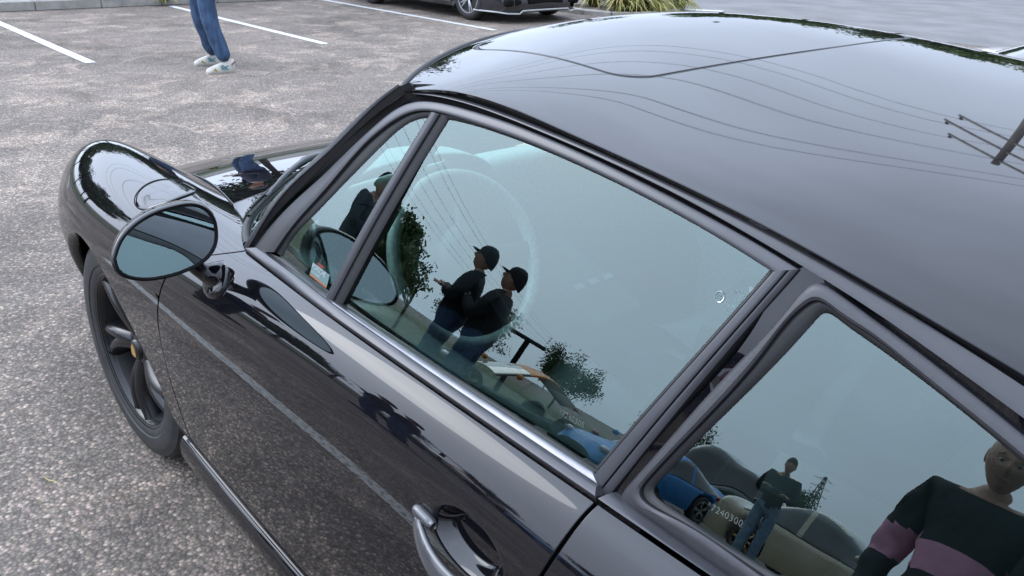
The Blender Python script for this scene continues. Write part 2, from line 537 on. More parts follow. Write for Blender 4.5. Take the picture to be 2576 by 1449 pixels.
ff = panel("wheel_arch", P, N, M_PAINT, fender, edges=(0, 0, 0, 0))
# sill below the door and rear quarter
_sx = np.linspace(-.375, -1.955, 60); _sr = S(uinv(_sx), np.full(60, VR))
P = np.array([[(x, r[1] + dy, r[2] + dz) for dy, dz in resample([(-.012, .002), (.004, .0), (.012, -.012), (.015, -.035), (.011, -.062), (-.004, -.082), (-.06, -.088)], 22)] for x, r in zip(_sx, _sr)])
_du = np.gradient(P, axis=0); _dv = np.gradient(P, axis=1); N = np.cross(_du, _dv); N /= np.linalg.norm(N, axis=-1, keepdims=True)
N *= np.sign(N[:, 8:9, 1:2].mean())
sill = panel("sill", P, N, M_PAINT, car, edges=(1, 0, 0, 0))
P, N = patch(lambda z: xR(z) - GAP, lambda z: -3.2, VR, 8.0, 90, 50)
quarter = panel("rear_quarter", P, N, M_PAINT, car, edges=(1, 0, 0, 1))
# bright ridge between door and sill
rp = S(uinv(np.linspace(-.40, -1.95, 60)), np.full(60, VR + .02)); rn = Sn(uinv(np.linspace(-.40, -1.95, 60)), np.full(60, VR))
MB().tube(rp + rn*.0005, .0045, 8).build("sill_trim", M_PAINT, car, True)
# black backing strips standing in for the shade inside the door gaps
def backing(name, us, vs_, w=.02, d=.011, parent=car):
    p = S(us, vs_); n = Sn(us, vs_)
    t = np.gradient(p, axis=0); t /= np.linalg.norm(t, axis=1, keepdims=True)
    b = np.cross(n, t)
    V = np.concatenate([p - n*d - b*w, p - n*d + b*w]); k = len(p)
    return mesh(name, V, [(i, i+1, k+i+1, k+i) for i in range(k-1)], M_DARK, parent)
vv = np.linspace(1.2, 7.95, 60)
for f_ in (xF, xR):
    xs = []
    for v in vv:
        x = float(f_(.6))
        for _ in range(30): x = .5*x + .5*float(f_(float(S(uinv(x), v)[2])))
        xs.append(x)
    backing("gap_backing", uinv(np.array(xs)), vv)

# ---- roof
XK = [-2.75, -2.4, -2.1, -1.8, -1.5, -1.25, -1.10]
ye = cub(XK, [.585, .655, .677, .662, .638, .622, .612])
ze = cub(XK, [.93, 1.04, 1.122, 1.183, 1.214, 1.222, 1.196])
zc = cub([-2.9, -2.5, -2.2, -1.9, -1.6, -1.35, -1.15, -.98, -.9], (.925, 1.065, 1.150, 1.199, 1.238, 1.272, 1.285, 1.262, 1.235))
def RZ(x, y):
    a = np.abs(y) / ye(x)
    return ze(x) + (zc(x) - ze(x)) * (.85*(1 - a**2.2) + .15*(1 - a**16))
def RP(x, y): return np.stack([x, y, RZ(x, y)], -1)
def RN(x, y):
    e = 1e-3
    n = np.stack([-(RZ(x+e, y) - RZ(x-e, y))/(2*e), -(RZ(x, y+e) - RZ(x, y-e))/(2*e), np.ones_like(x)], -1)
    return n / np.linalg.norm(n, axis=-1, keepdims=True)
def header(a): return -1.10 + (.18) * (1 - np.abs(a)**2.2)
# sunroof outline: rounded rectangle whose front edge follows the windscreen
def loop_sun(n, grow=0.0):
    hw, xb, xf0 = .447 + grow, -1.428 - grow, -1.065 + grow; r = .05
    cs = [(xf0 - r, hw - r, 0), (xf0 - r, -(hw - r), -90), (xb + r, -(hw - r), 180), (xb + r, hw - r, 90)]
    pts = []
    for (cx, cyy, a0) in cs:
        a0 = {0: 90, -90: 0, 180: 270, 90: 180}[a0]
        for k in range(9):
            a = R(a0 - k * 90 / 8)
            pts.append((cx + r*math.cos(a), cyy + r*math.sin(a)))
    # order: front-left corner -> front-right -> rear-right -> rear-left
    pts.append(pts[0]); p = np.array(pts)
    d = np.r_[0, np.cumsum(np.linalg.norm(np.diff(p, axis=0), axis=1))]
    s = np.linspace(0, d[-1], n, endpoint=False)
    q = np.stack([np.interp(s, d, p[:, 0]), np.interp(s, d, p[:, 1])], 1)
    w = np.clip((q[:, 0] - xb) / (xf0 - xb), 0, 1)
    q[:, 0] += w * .075 * (1 - (np.abs(q[:, 1]) / hw)**2.2)
    q[:, 0] -= (1 - w) * .028 * (1 - (np.abs(q[:, 1]) / hw)**2)
    return q
NL = 320
inner = loop_sun(NL, .0045)
cen = np.array([-1.27, 0.0])
def outer_pt(q):
    d = q - cen; d = d / np.linalg.norm(d)
    lo, hi = 0.05, 3.0
    def inside(t):
        x, y = cen + d*t
        if x < -2.70: return False
        a = abs(y) / ye(x)
        return a <= 1 and x <= header(min(a, 1))
    for _ in range(50):
        m = (lo+hi)/2
        if inside(m): lo = m
        else: hi = m
    return cen + d*lo
outer = np.array([outer_pt(q) for q in inner])
# pull exact corners in
for cpt in ((-1.10, .612), (-1.10, -.612), (-2.70, float(ye(-2.7))), (-2.70, -float(ye(-2.7)))):
    k = np.argmin(np.linalg.norm(outer - np.array(cpt), axis=1)); outer[k] = cpt
ts = np.r_[0, .004, .02, np.linspace(.06, .97, 26), .99, 1]
Q = inner[:, None] * (1 - ts)[None, :, None] + outer[:, None] * ts[None, :, None]
P = RP(Q[..., 0], Q[..., 1]); N = RN(Q[..., 0], Q[..., 1])
P = np.concatenate([P, P[:1]], 0); N = np.concatenate([N, N[:1]], 0)
roof = panel("roof", P, N, M_PAINT, car, depth=.0045, edges=(0, 0, 1, 1))
pl = loop_sun(NL, -.0042); c0 = np.array([-1.25, 0])
ts = np.r_[np.linspace(0.02, .97, 24), .99, 1]
Q = c0 + (pl - c0)[:, None] * ts[None, :, None]
P = RP(Q[..., 0], Q[..., 1]); N = RN(Q[..., 0], Q[..., 1])
P = np.concatenate([P, P[:1]], 0); N = np.concatenate([N, N[:1]], 0)
panel("sunroof", P, N, M_PAINT, car, depth=.010, edges=(0, 0, 0, 1))
q = loop_sun(NL, 0.0); n_ = RN(q[:, 0], q[:, 1])
MB().tube(RP(q[:, 0], q[:, 1]) - n_*.0062, .0056, 8, closed=True).build("sunroof_seal", M_RUBBER, car, True)
# roof lining
Q = outer[:, None] * np.linspace(.02, .985, 6)[None, :, None] + cen * (1 - np.linspace(.02, .985, 6))[None, :, None]
P = RP(Q[..., 0], Q[..., 1]) - RN(Q[..., 0], Q[..., 1])*.022
mesh("roof_lining", P.reshape(-1, 3), gridfaces(NL, 6, 0, True), M_INT, car)

# ---- side window surround (x, z on the glass surface)
C1 = [(-.742,.838),(-.765,.875),(-.8215,.956),(-.9133,1.035),(-.963,1.073),(-1.0133,1.120),(-1.0509,1.1565),(-1.095,1.1913),(-1.1162,1.2028),(-1.1363,1.2108),(-1.165,1.2165),(-1.21,1.2205),(-1.2591,1.2222),(-1.3319,1.2222),(-1.4285,1.2190),(-1.5281,1.2132),(-1.6556,1.2015),(-1.7866,1.1848),(-1.8896,1.1692),(-1.9728,1.1522),(-2.0366,1.138),(-2.2,1.09),(-2.4,1.03)]
C2 = [(-.760,.838),(-.785,.880),(-.840,.952),(-.930,1.028),(-.98,1.068),(-1.03,1.112),(-1.07,1.150),(-1.108,1.178),(-1.128,1.1905),(-1.148,1.199),(-1.175,1.2055),(-1.2101,1.2092),(-1.2683,1.2114),(-1.3413,1.2108),(-1.4211,1.2074),(-1.5224,1.2018),(-1.6505,1.1912),(-1.782,1.1772),(-1.8882,1.1593),(-1.9723,1.1413),(-2.0352,1.126),(-2.2,1.078),(-2.4,1.018)]
C3t = [(-1.150,1.198),(-1.165,1.2005),(-1.2122,1.2050),(-1.27,1.2073),(-1.3351,1.2066),(-1.4238,1.2026),(-1.5253,1.1961),(-1.653,1.1850),(-1.7184,1.1765),(-1.8067,1.162),(-1.8775,1.1488),(-1.9347,1.1357),(-1.9868,1.121),(-2.05,1.103),(-2.2,1.055),(-2.4,.99)]
C2t = [(-1.150,1.199),(-1.165,1.2030),(-1.2101,1.2092),(-1.2683,1.2114),(-1.3413,1.2108),(-1.4211,1.2074),(-1.5224,1.2018),(-1.6505,1.1912),(-1.7186,1.184),(-1.8004,1.1745),(-1.8682,1.163),(-1.9284,1.151),(-1.9723,1.1413),(-2.0352,1.126),(-2.2,1.078),(-2.4,1.018)]
C4 = [(-.7467,.838),(-.8015,.8998),(-.88,.973),(-.9682,1.0452),(-1.0215,1.0955),(-1.0726,1.1397),(-1.1122,1.1721),(-1.1391,1.1850),(-1.165,1.1915),(-1.1968,1.1962),(-1.2366,1.1990),(-1.294,1.2003),(-1.364,1.2006),(-1.4259,1.1986),(-1.5274,1.1920),(-1.6562,1.1796),(-1.7496,1.1675),(-1.7989,1.1597),(-1.8319,1.1528)]
C5 = [(-.8539,.872),(-.8941,.9271),(-.9843,1.0211),(-1.0647,1.1118),(-1.1193,1.1535),(-1.1483,1.1705),(-1.168,1.178),(-1.1886,1.1825),(-1.214,1.1852),(-1.2641,1.1868),(-1.3373,1.1872),(-1.433,1.1855),(-1.5337,1.1798),(-1.6619,1.1675),(-1.7558,1.154),(-1.8104,1.1436)]
C6 = [(-.876,.872),(-.8853,.9029),(-.9143,.933),(-1.0178,1.0331),(-1.1078,1.1231),(-1.1514,1.1605),(-1.170,1.1690),(-1.1931,1.1745),(-1.2463,1.1812),(-1.3384,1.1845),(-1.4339,1.183),(-1.5349,1.1775),(-1.6629,1.1655),(-1.7567,1.152),(-1.8093,1.1421)]
FRI = [(-1.8104,1.1436),(-1.7879,1.0927),(-1.7277,.9629),(-1.6880,.872)]
FRG = [(-1.8319,1.1528),(-1.8085,1.0988),(-1.7585,.9781),(-1.7157,.868)]
L1 = [(-.755,.8455),(-.85,.8500),(-1.0433,.8553),(-1.2322,.8612),(-1.45,.866),(-1.6561,.8695),(-1.7135,.8697),(-2.0,.868),(-2.3,.860)]
L2 = [(-.79,.859),(-.88,.8640),(-1.1034,.8692),(-1.268,.8727),(-1.45,.8755),(-1.6444,.8776),(-1.705,.878)]
L3 = [(-.81,.860),(-.90,.8655),(-1.1106,.8725),(-1.272,.8768),(-1.45,.8808),(-1.6291,.8844),(-1.6877,.885)]
L4 = [(-.8823,.8700),(-1.0741,.8722),(-1.1335,.8738),(-1.3135,.8790),(-1.6279,.8871),(-1.6953,.8869)]
BARL = [(-1.211,1.1825),(-1.157,1.0675),(-1.0737,.8655)]
BARR = [(-1.2463,1.1840),(-1.1986,1.0777),(-1.1176,.872)]

def relax(p, it=14):
    """even out a drawn curve, ends kept"""
    p = p.copy()
    for _ in range(it):
        p[1:-1] = p[1:-1]*.5 + (p[:-2] + p[2:])*.25
    return p
def ribbon(name, A, B, offA, offB, m, parent, n=90, bulge=0.0, depth=.012, k=7, raw=False):
    """moulding between two curves; bulge is its crown, depth its turned-in edges"""
    a = relax(resample(A, n)); b = relax(resample(B, n))
    t = np.linspace(0, 1, k)
    xz = a[:, None] * (1 - t)[None, :, None] + b[:, None] * t[None, :, None]
    off = offA*(1-t) + offB*t + bulge * (1 - (2*t-1)**4)
    P = onG(xz, np.repeat(off[None], n, 0))
    d0 = onG(xz[:, 0], offA - depth); d1 = onG(xz[:, -1], offB - depth)
    P = np.concatenate([d0[:, None], P, d1[:, None]], 1)
    kk = P.shape[1]
    F = gridfaces(n, kk) + [tuple(range(kk)), tuple(range((n-1)*kk, n*kk))[::-1]]
    F = np.array(F[:-2]).tolist() + F[-2:]
    v = P.reshape(-1, 3); f0 = F[(n//2)*(kk-1) + kk//2]
    fn = np.cross(v[f0[1]] - v[f0[0]], v[f0[2]] - v[f0[0]])
    if fn[1] < 0: F = [tuple(reversed(f)) for f in F]
    o = mesh(name, v, F, m, parent)
    o.data.set_sharp_from_angle(angle=R(32))
    return o

both = []      # parts to repeat on the far side
def add(o): both.append(o); return o
# dark channel under all mouldings, closed from the roof edge to the glass
add(ribbon("window_channel", C1[:19], C5 + [(-1.83, 1.14)], -.004, -.016, M_DARK, car, 120, 0, .01))
add(ribbon("window_channel", C1[17:], [(-1.79,1.15),(-1.88,1.12),(-1.96,1.10),(-2.05,1.075),(-2.2,1.02),(-2.4,.95)], -.001, -.014, M_DARK, car, 40, 0, .01))
add(ribbon("roof_rail", C2t, C3t, .003, .006, M_FRAME, car, 90, .0006, .016))
add(ribbon("pillar_trim", C1[:10], C2[:10], .009, -.009, M_RUBBER, car, 70, 0.0, .01))
add(ribbon("gutter_seal", C1[9:21], C2[9:21], .001, -.008, M_RUBBER, car, 90, 0.0, .01))
frame = add(ribbon("window_frame", C4, C5, .003, .006, M_FRAME, door, 110, .0018, .018))
mid = [tuple(np.array(a)*.42 + np.array(b)*.58) for a, b in zip(FRI, FRG)]
mid2 = [tuple(np.array(a)*.36 + np.array(b)*.64) for a, b in zip(FRI, FRG)]
add(ribbon("window_frame", FRI, mid, .007, .007, M_FRAME, door, 40, .0008, .018))
add(ribbon("door_edge_strip", mid2, FRG, .005, .003, M_FRAME, door, 40, .0008, .018))
add(ribbon("window_rubber", C5, C6, .000, -.003, M_RUBBER, door, 110, .002, .012))
add(ribbon("window_rubber", [(x+.004, z) for x, z in FRI], [(x+.009, z) for x, z in FRI], -.001, -.003, M_RUBBER, door, 30, .001, .01))
add(ribbon("division_bar", BARL, [tuple(np.array(a)*.45 + np.array(b)*.55) for a, b in zip(BARL, BARR)], .006, .006, M_FRAME, door, 30, .003, .016))
add(ribbon("division_channel", [tuple(np.array(a)*.45 + np.array(b)*.55) for a, b in zip(BARL, BARR)], BARR, .003, -.002, M_RUBBER, door, 30, .001, .012))
add(ribbon("belt_moulding", L1[:7], L2, .021, .013, M_TRIM, door, 80, .002, .014))
add(ribbon("belt_rubber", [(x, z - .0035) for x, z in L1[:7]], [(x, z + .001) for x, z in L1[:7]], .019, .021, M_RUBBER, door, 80, .0, .012))
add(ribbon("belt_strip", L2[2:], L3[2:], .010, .005, M_METAL, door, 60, .0015, .012))
add(ribbon("belt_strip", L2[:3], L3[:3], .009, .004, M_TRIM, door, 30, .001, .012))
add(ribbon("belt_rubber", L3, [(-.8823,.8705)] + L4[1:], .002, -.001, M_RUBBER, door, 80, .001, .012))

def pane(name, bottom, top, left, right, parent, nu=40, nv=24, off=-.003):
    """glass between four curves on the glass surface"""
    b, t = resample(bottom, nu), resample(top, nu); l, r = resample(left, nv), resample(right, nv)
    s = np.linspace(0, 1, nu)[:, None, None]; w = np.linspace(0, 1, nv)[None, :, None]
    c = b[:, None]*(1-w) + t[:, None]*w + l[None]*(1-s) + r[None]*s - (b[0]*(1-s)*(1-w) + b[-1]*s*(1-w) + t[0]*(1-s)*w + t[-1]*s*w)
    P = onG(c, off); N = Gn(c[..., 0], c[..., 1])
    return panel(name, P, N, M_GLASS, parent, edges=(0, 0, 0, 0))
bl, tl = (-1.125, .862), (-1.243, 1.190)
br, tr = (-1.690, .872), (-1.8075, 1.146)
main_pane = pane("window_pane", [bl, (-1.3, .868), (-1.5, .872), br], [tl, (-1.34, 1.190), (-1.44, 1.189), (-1.535, 1.183), (-1.66, 1.171), (-1.755, 1.157), tr],
                 [bl, (-1.2036, 1.0777), tl], [br, (-1.7277, .9629), (-1.7879, 1.0927), tr], door)
quart_pane = pane("quarter_pane", [(-.862, .862), (-.96, .862), (-1.085, .862)], [(-1.10, 1.135), (-1.155, 1.170), (-1.225, 1.187)],
                  [(-.862, .862), (-.905, .934), (-1.005, 1.037), (-1.10, 1.135)], [(-1.085, .862), (-1.172, 1.0677), (-1.225, 1.187)], door)
both += [main_pane, quart_pane]

# ---- B-pillar, rear side window
QO = [(-1.7275,.8743),(-1.7496,.9243),(-1.8060,1.052),(-1.8364,1.1204),(-1.846,1.142),(-1.8545,1.1485),(-1.866,1.1470),(-1.88,1.1433),(-1.9142,1.1342),(-1.976,1.1162),(-2.0506,1.0915),(-2.16,1.048),(-2.27,.990),(-2.345,.935),(-2.37,.897),(-2.34,.874),(-2.25,.869),(-2.1,.8685),(-1.95,.869),(-1.8708,.8695),(-1.7978,.8727),(-1.745,.8705),(-1.731,.8705)]
QR = [(-1.7488,.8930),(-1.7671,.9347),(-1.8295,1.0762),(-1.852,1.128),(-1.8598,1.1349),(-1.8757,1.1316),(-1.9147,1.1226),(-1.9586,1.109),(-2.0564,1.0766),(-2.15,1.035),(-2.25,.980),(-2.315,.933),(-2.335,.905),(-2.31,.892),(-2.2,.889),(-2.05,.889),(-1.9,.889),(-1.78,.888),(-1.755,.888)]
QG = [(-1.7593,.8975),(-1.798,.9797),(-1.863,1.1185),(-1.8689,1.1274),(-1.878,1.1255),(-1.9065,1.1176),(-1.9508,1.1064),(-2.0354,1.0801),(-2.13,1.040),(-2.23,.983),(-2.30,.930),(-2.315,.908),(-2.29,.897),(-2.15,.8955),(-1.9142,.8948),(-1.8187,.8950),(-1.77,.8945),(-1.761,.8955)]
def arcp(c, n):
    """resample a loop so that loops of like shape pair up by direction from the centre"""
    p = resample(list(c) + [c[0]], 600)[:-1]; ce = np.array((-1.99, .99))
    an = np.unwrap(np.arctan2(p[:, 1]-ce[1], p[:, 0]-ce[0]))
    o = np.argsort(an); an, p = an[o], p[o]
    tgt = np.linspace(-math.pi, math.pi, n)
    an3 = np.r_[an-2*math.pi, an, an+2*math.pi]; p3 = np.r_[p, p, p]
    q = np.stack([np.interp(tgt, an3, p3[:, k]) for k in (0, 1)], 1)
    for _ in range(6):
        w = q[:-1]; w = w*.5 + (np.roll(w, 1, 0) + np.roll(w, -1, 0))*.25; q = np.concatenate([w, w[:1]])
    return q
def ringrib(name, A, B, offA, offB, m, bulge, depth=.012, k=6):
    n = 420; a, b = arcp(A, n), arcp(B, n); t = np.linspace(0, 1, k)
    xz = a[:, None]*(1-t)[None, :, None] + b[:, None]*t[None, :, None]
    off = offA*(1-t) + offB*t + bulge*(1-(2*t-1)**4)
    P = onG(xz, np.repeat(off[None], n, 0))
    P = np.concatenate([onG(a, offA-depth)[:, None], P, onG(b, offB-depth)[:, None]], 1)
    kk = P.shape[1]; v = P.reshape(-1, 3); F = gridfaces(n, kk)
    f0 = F[5]; fn = np.cross(v[f0[1]]-v[f0[0]], v[f0[2]]-v[f0[0]])
    if fn[1] < 0: F = [tuple(reversed(f)) for f in F]
    o = mesh(name, v, F, m, car)
    o.data.set_sharp_from_angle(angle=R(32))
    return o
add(ringrib("rear_window_seal", QO, QR, .003, .006, M_SEAL, .0025))
add(ringrib("rear_window_rubber", QR, QG, .001, -.002, M_RUBBER, .002))
a = arcp(QG, 120); ce = np.array((-1.99, .985)); ts = np.linspace(0, 1.06, 14)
xz = ce + (a-ce)[:, None]*ts[None, :, None]
P = onG(xz, -.003); N = Gn(xz[..., 0], xz[..., 1])
rear_pane = panel("rear_quarter_pane", P, N, M_GLASS, car, edges=(0, 0, 0, 0)); both.append(rear_pane)
# painted surround of that window (B-pillar, cant rail, sail panel)
surO = [(-1.718,.866),(-1.7615,.9781),(-1.811,1.0988),(-1.8365,1.1580),(-1.8477,1.1610),(-1.8775,1.1478),(-1.9347,1.1347),(-1.9868,1.120),(-2.05,1.102),(-2.2,1.054),(-2.4,.985),(-2.52,.93),(-2.50,.862),(-2.3,.862),(-2.0,.8665),(-1.85,.868),(-1.75,.867)]
add(ringrib("window_surround", surO, QO, .000, -.002, M_PAINT, .0, .02))
add(ribbon("belt_moulding", [(-1.7155,.8697)] + L1[7:], [(-1.722,.8785),(-1.85,.8725),(-2.0,.8715),(-2.3,.868)], .020, .006, M_TRIM, car, 50, .002, .014))
for o in both + [door, fender, ff, sill, quarter]:
    pass

# ---- hood, cowl, windscreen
ys_ = cub(BX[:8], [p[0] for p in V8[:8]]); zs_ = cub(BX[:8], [p[1] for p in V8[:8]])
zh = cub([-.6, -.45, -.3, 0, .3, .6, .8, .92], [.888, .872, .850, .800, .735, .645, .545, .45])
def hoodP(x, w):           # w -1..1 across
    y = ys_(x)*w
    return np.stack([x + 0*w, y, zs_(x) + (zh(x)-zs_(x))*(1-np.abs(w)**2.2)], -1)
def hoodrear(w): return -.448 + .058*(1-np.abs(w)**2)
W_ = np.sign(np.linspace(-1, 1, 61))*np.abs(np.linspace(-1, 1, 61)); W_ = np.r_[-1, -.997, W_[1:-1], .997, 1]*.994
ss = clus(60)
X_ = hoodrear(W_)[None, :]*(1-ss)[:, None] + .80*ss[:, None]
P = hoodP(X_, np.repeat(W_[None], len(ss), 0))
def gridN(P):
    du = np.gradient(P, axis=0); dv = np.gradient(P, axis=1); n = np.cross(du, dv); n /= np.linalg.norm(n, axis=-1, keepdims=True)
    return n * np.sign(n[..., 2:3] + 1e-9)
hood = panel("hood", P, gridN(P), M_PAINT, car)
# windscreen base and cowl panel
base_l = [(-.735,.720,.848),(-.695,.703,.857),(-.655,.676,.864),(-.622,.640,.869),(-.560,.555,.880),(-.508,.455,.890),(-.455,.28,.898),(-.430,0,.903)]
base = resample(base_l + [(x, -y, z) for x, y, z in base_l[-2::-1]], 81)
aa = np.linspace(1, -1, 81); hx = header(aa); hy = ye(hx)*aa
head_ = np.stack([hx - .012, hy, RZ(hx - .012, hy)], 1); head_[:, 2] -= .004
hs = resample(head_, 81)
t = np.linspace(0, 1, 30)[None, :, None]
P = base[:, None]*(1-t) + hs[:, None]*t
P = P + np.array([.035, 0, .05])*(np.sin(np.pi*t)*1.0)*(1-np.linspace(1, -1, 81)**2)[:, None, None]*.5
panel("windscreen", P, gridN(P), M_GLASS, car, edges=(0, 0, 0, 0))
MB().tube(base + np.array([.002, 0, .002]), .009, 8).build("windscreen_seal", M_RUBBER, car, True)
cs = np.linspace(1, -1, 81)
cow = np.array([[float(hoodrear(w))-.005, float(ys_(hoodrear(w))*w), 0] for w in cs*.998])
cow[:, 2] = hoodP(cow[:, 0], cs*.998)[:, 2]
t = clus(12, .03)[None, :, None]
bz = base.copy(); bz[:, 2] -= .004
P = cow[:, None]*(1-t) + bz[:, None]*t + np.array([0, 0, -.004])*np.sin(np.pi*t)
cowl = panel("cowl", P, gridN(P), M_PAINT, car, edges=(0, 0, 1, 1))
# corner of the cowl beside the fender
sm = np.array([S(uinv(x), 8.0) for x in np.linspace(-.452, -.735, 30)])
_q = np.linspace(0, 1, 30)[:, None]; inn = cow[0]*(1-_q) + bz[0]*_q + np.array([0, 0, -.004])*np.sin(np.pi*_q)
t = clus(8, .05)[None, :, None]
out_ = sm.copy(); d = out_ - inn; out_ = inn + d*(1 - .004/np.maximum(.0045, np.linalg.norm(d, axis=1, keepdims=True)))
P = inn[:, None]*(1-t) + out_[:, None]*t
cc_ = panel("cowl_corner", P, gridN(P), M_PAINT, cowl, edges=(0, 0, 0, 1))
for nm, pp in (("hood_seam", np.array([S(uinv(x), 8.0) for x in np.linspace(.82, -.75, 80)]) - np.array([0, .002, .006])), ("cowl_seam", cow - np.array([-.002, 0, .006]))):
    o = MB().tube(pp, .0055, 6).build(nm, M_DARK, car, True)
    if nm == "hood_seam": both.append(o)
# A-pillar cover between windscreen and gutter
apx = onG(relax(resample(C1[:9], 40)), .0105)
hp = P  # placeholder
wl = np.array([base[0], head_[0]]); wtop = resample([tuple(base[0]), (-.80,.688,.93), (-.905,.660,1.025), (-1.0,.638,1.112), tuple(head_[0] + np.array([-.005, 0, 0]))], 40)
t = np.linspace(0, 1, 6)[None, :, None]
P = apx[:, None]*(1-t) + wtop[:, None]*t + np.array([.006, .003, .006])*np.sin(np.pi*t)
add(panel("pillar_cover", P, gridN(P) * 1.0, M_TRIM, car, edges=(0, 0, 1, 1)))
MB().tube(hs + np.array([.004, 0, .001]), .006, 8).build("windscreen_seal", M_RUBBER, car, True)
# wipers parked along the screen
for sh in (0.0, -.52):
    f_ = (lambda p: p) if sh == 0 else (lambda p: (p[0] + .135 - .10*(p[1]-.44), p[1] + sh, p[2] + .012))
    pts = resample([f_(p) for p in ((-.672,.684,.884), (-.640,.646,.890), (-.585,.575,.899), (-.540,.508,.907), (-.505,.44,.913))], 16)
    wb = MB().tube(pts, .0042, 6)
    wb.tube([tuple(p + np.array([.004, .003, .008])) for p in pts[1:-1]], .0026, 6)
    wo = wb.build("wiper", M_RUBBER, car, True)
    arm = [f_(p) for p in ((-.452,.335,.888), (-.470,.385,.915), (-.520,.470,.930), (-.580,.555,.920), (-.628,.622,.902))]
    ab = MB().tube(resample(arm, 16), [.010]*3 + [.0085]*5 + [.006]*5 + [.0045]*3, 8)
    ab.lathe([(0.001, .036), (.013, .034), (.017, .0)], 14, Matrix.Translation(Vector(arm[0]) - Vector((0, 0, .028))))
    ab.build("wiper_arm", M_TRIM, wo, True)

# ---- fuel flap on the fender
fc_u = float(uinv(-.285)); _vv = np.linspace(5.4, 7.6, 300)
fc_v = float(_vv[np.argmin(abs(S(np.full(300, fc_u), _vv)[:, 1] - .712))])
def flap_loop(r, n=64, dn=0.0):
    c = S(fc_u, fc_v); n0 = Sn(fc_u, fc_v)
    tx = np.array([1., 0, 0]); tx -= n0*(tx@n0); tx /= np.linalg.norm(tx); ty = np.cross(n0, tx)
    pts = []
    for a in np.linspace(0, 2*math.pi, n, endpoint=False):
        q = c + (tx*math.cos(a)*1.12 + ty*math.sin(a))*r
        u, v = fc_u, fc_v
        for _ in range(12):
            e = 1e-3; p = S(u, v); du = (S(u+e, v)-p)/e; dv = (S(u, v+e)-p)/e
            A = np.stack([du, dv], 1); st = np.linalg.lstsq(A, q-p, rcond=None)[0]; u += st[0]; v += st[1]
        pts.append(S(u, v) + Sn(u, v)*dn)
    return np.array(pts)
rings = [flap_loop(r, 64, d_) for r, d_ in ((.073, -.003), (.0728, .0006), (.072, .0012), (.060, .0012), (.045, .0012), (.030, .0012), (.015, .0012))]
fcen = S(fc_u, fc_v) + Sn(fc_u, fc_v)*.0012
fl = mesh("fuel_flap", np.concatenate(rings + [fcen[None]]), gridfaces(7, 64, 0, False, True) + [(7*64, 6*64+(i+1) % 64, 6*64+i) for i in range(64)], M_PAINT, fender)
_bm = bmesh.new(); _bm.from_mesh(fl.data); bmesh.ops.recalc_face_normals(_bm, faces=_bm.faces); _bm.to_mesh(fl.data); _bm.free()
if fl.data.polygons[len(fl.data.polygons)-1].normal.z < 0: fl.data.flip_normals()
MB().tube(flap_loop(.0745, 64, -.0002), .0017, 6, closed=True).build("flap_gap", M_DARK, fender, True)
MB().tube(np.array([tuple(p) for p in flap_loop(.0745, 64, 0)][24:40]), .0030, 6).build("flap_hinge", M_DARK, fender, True)

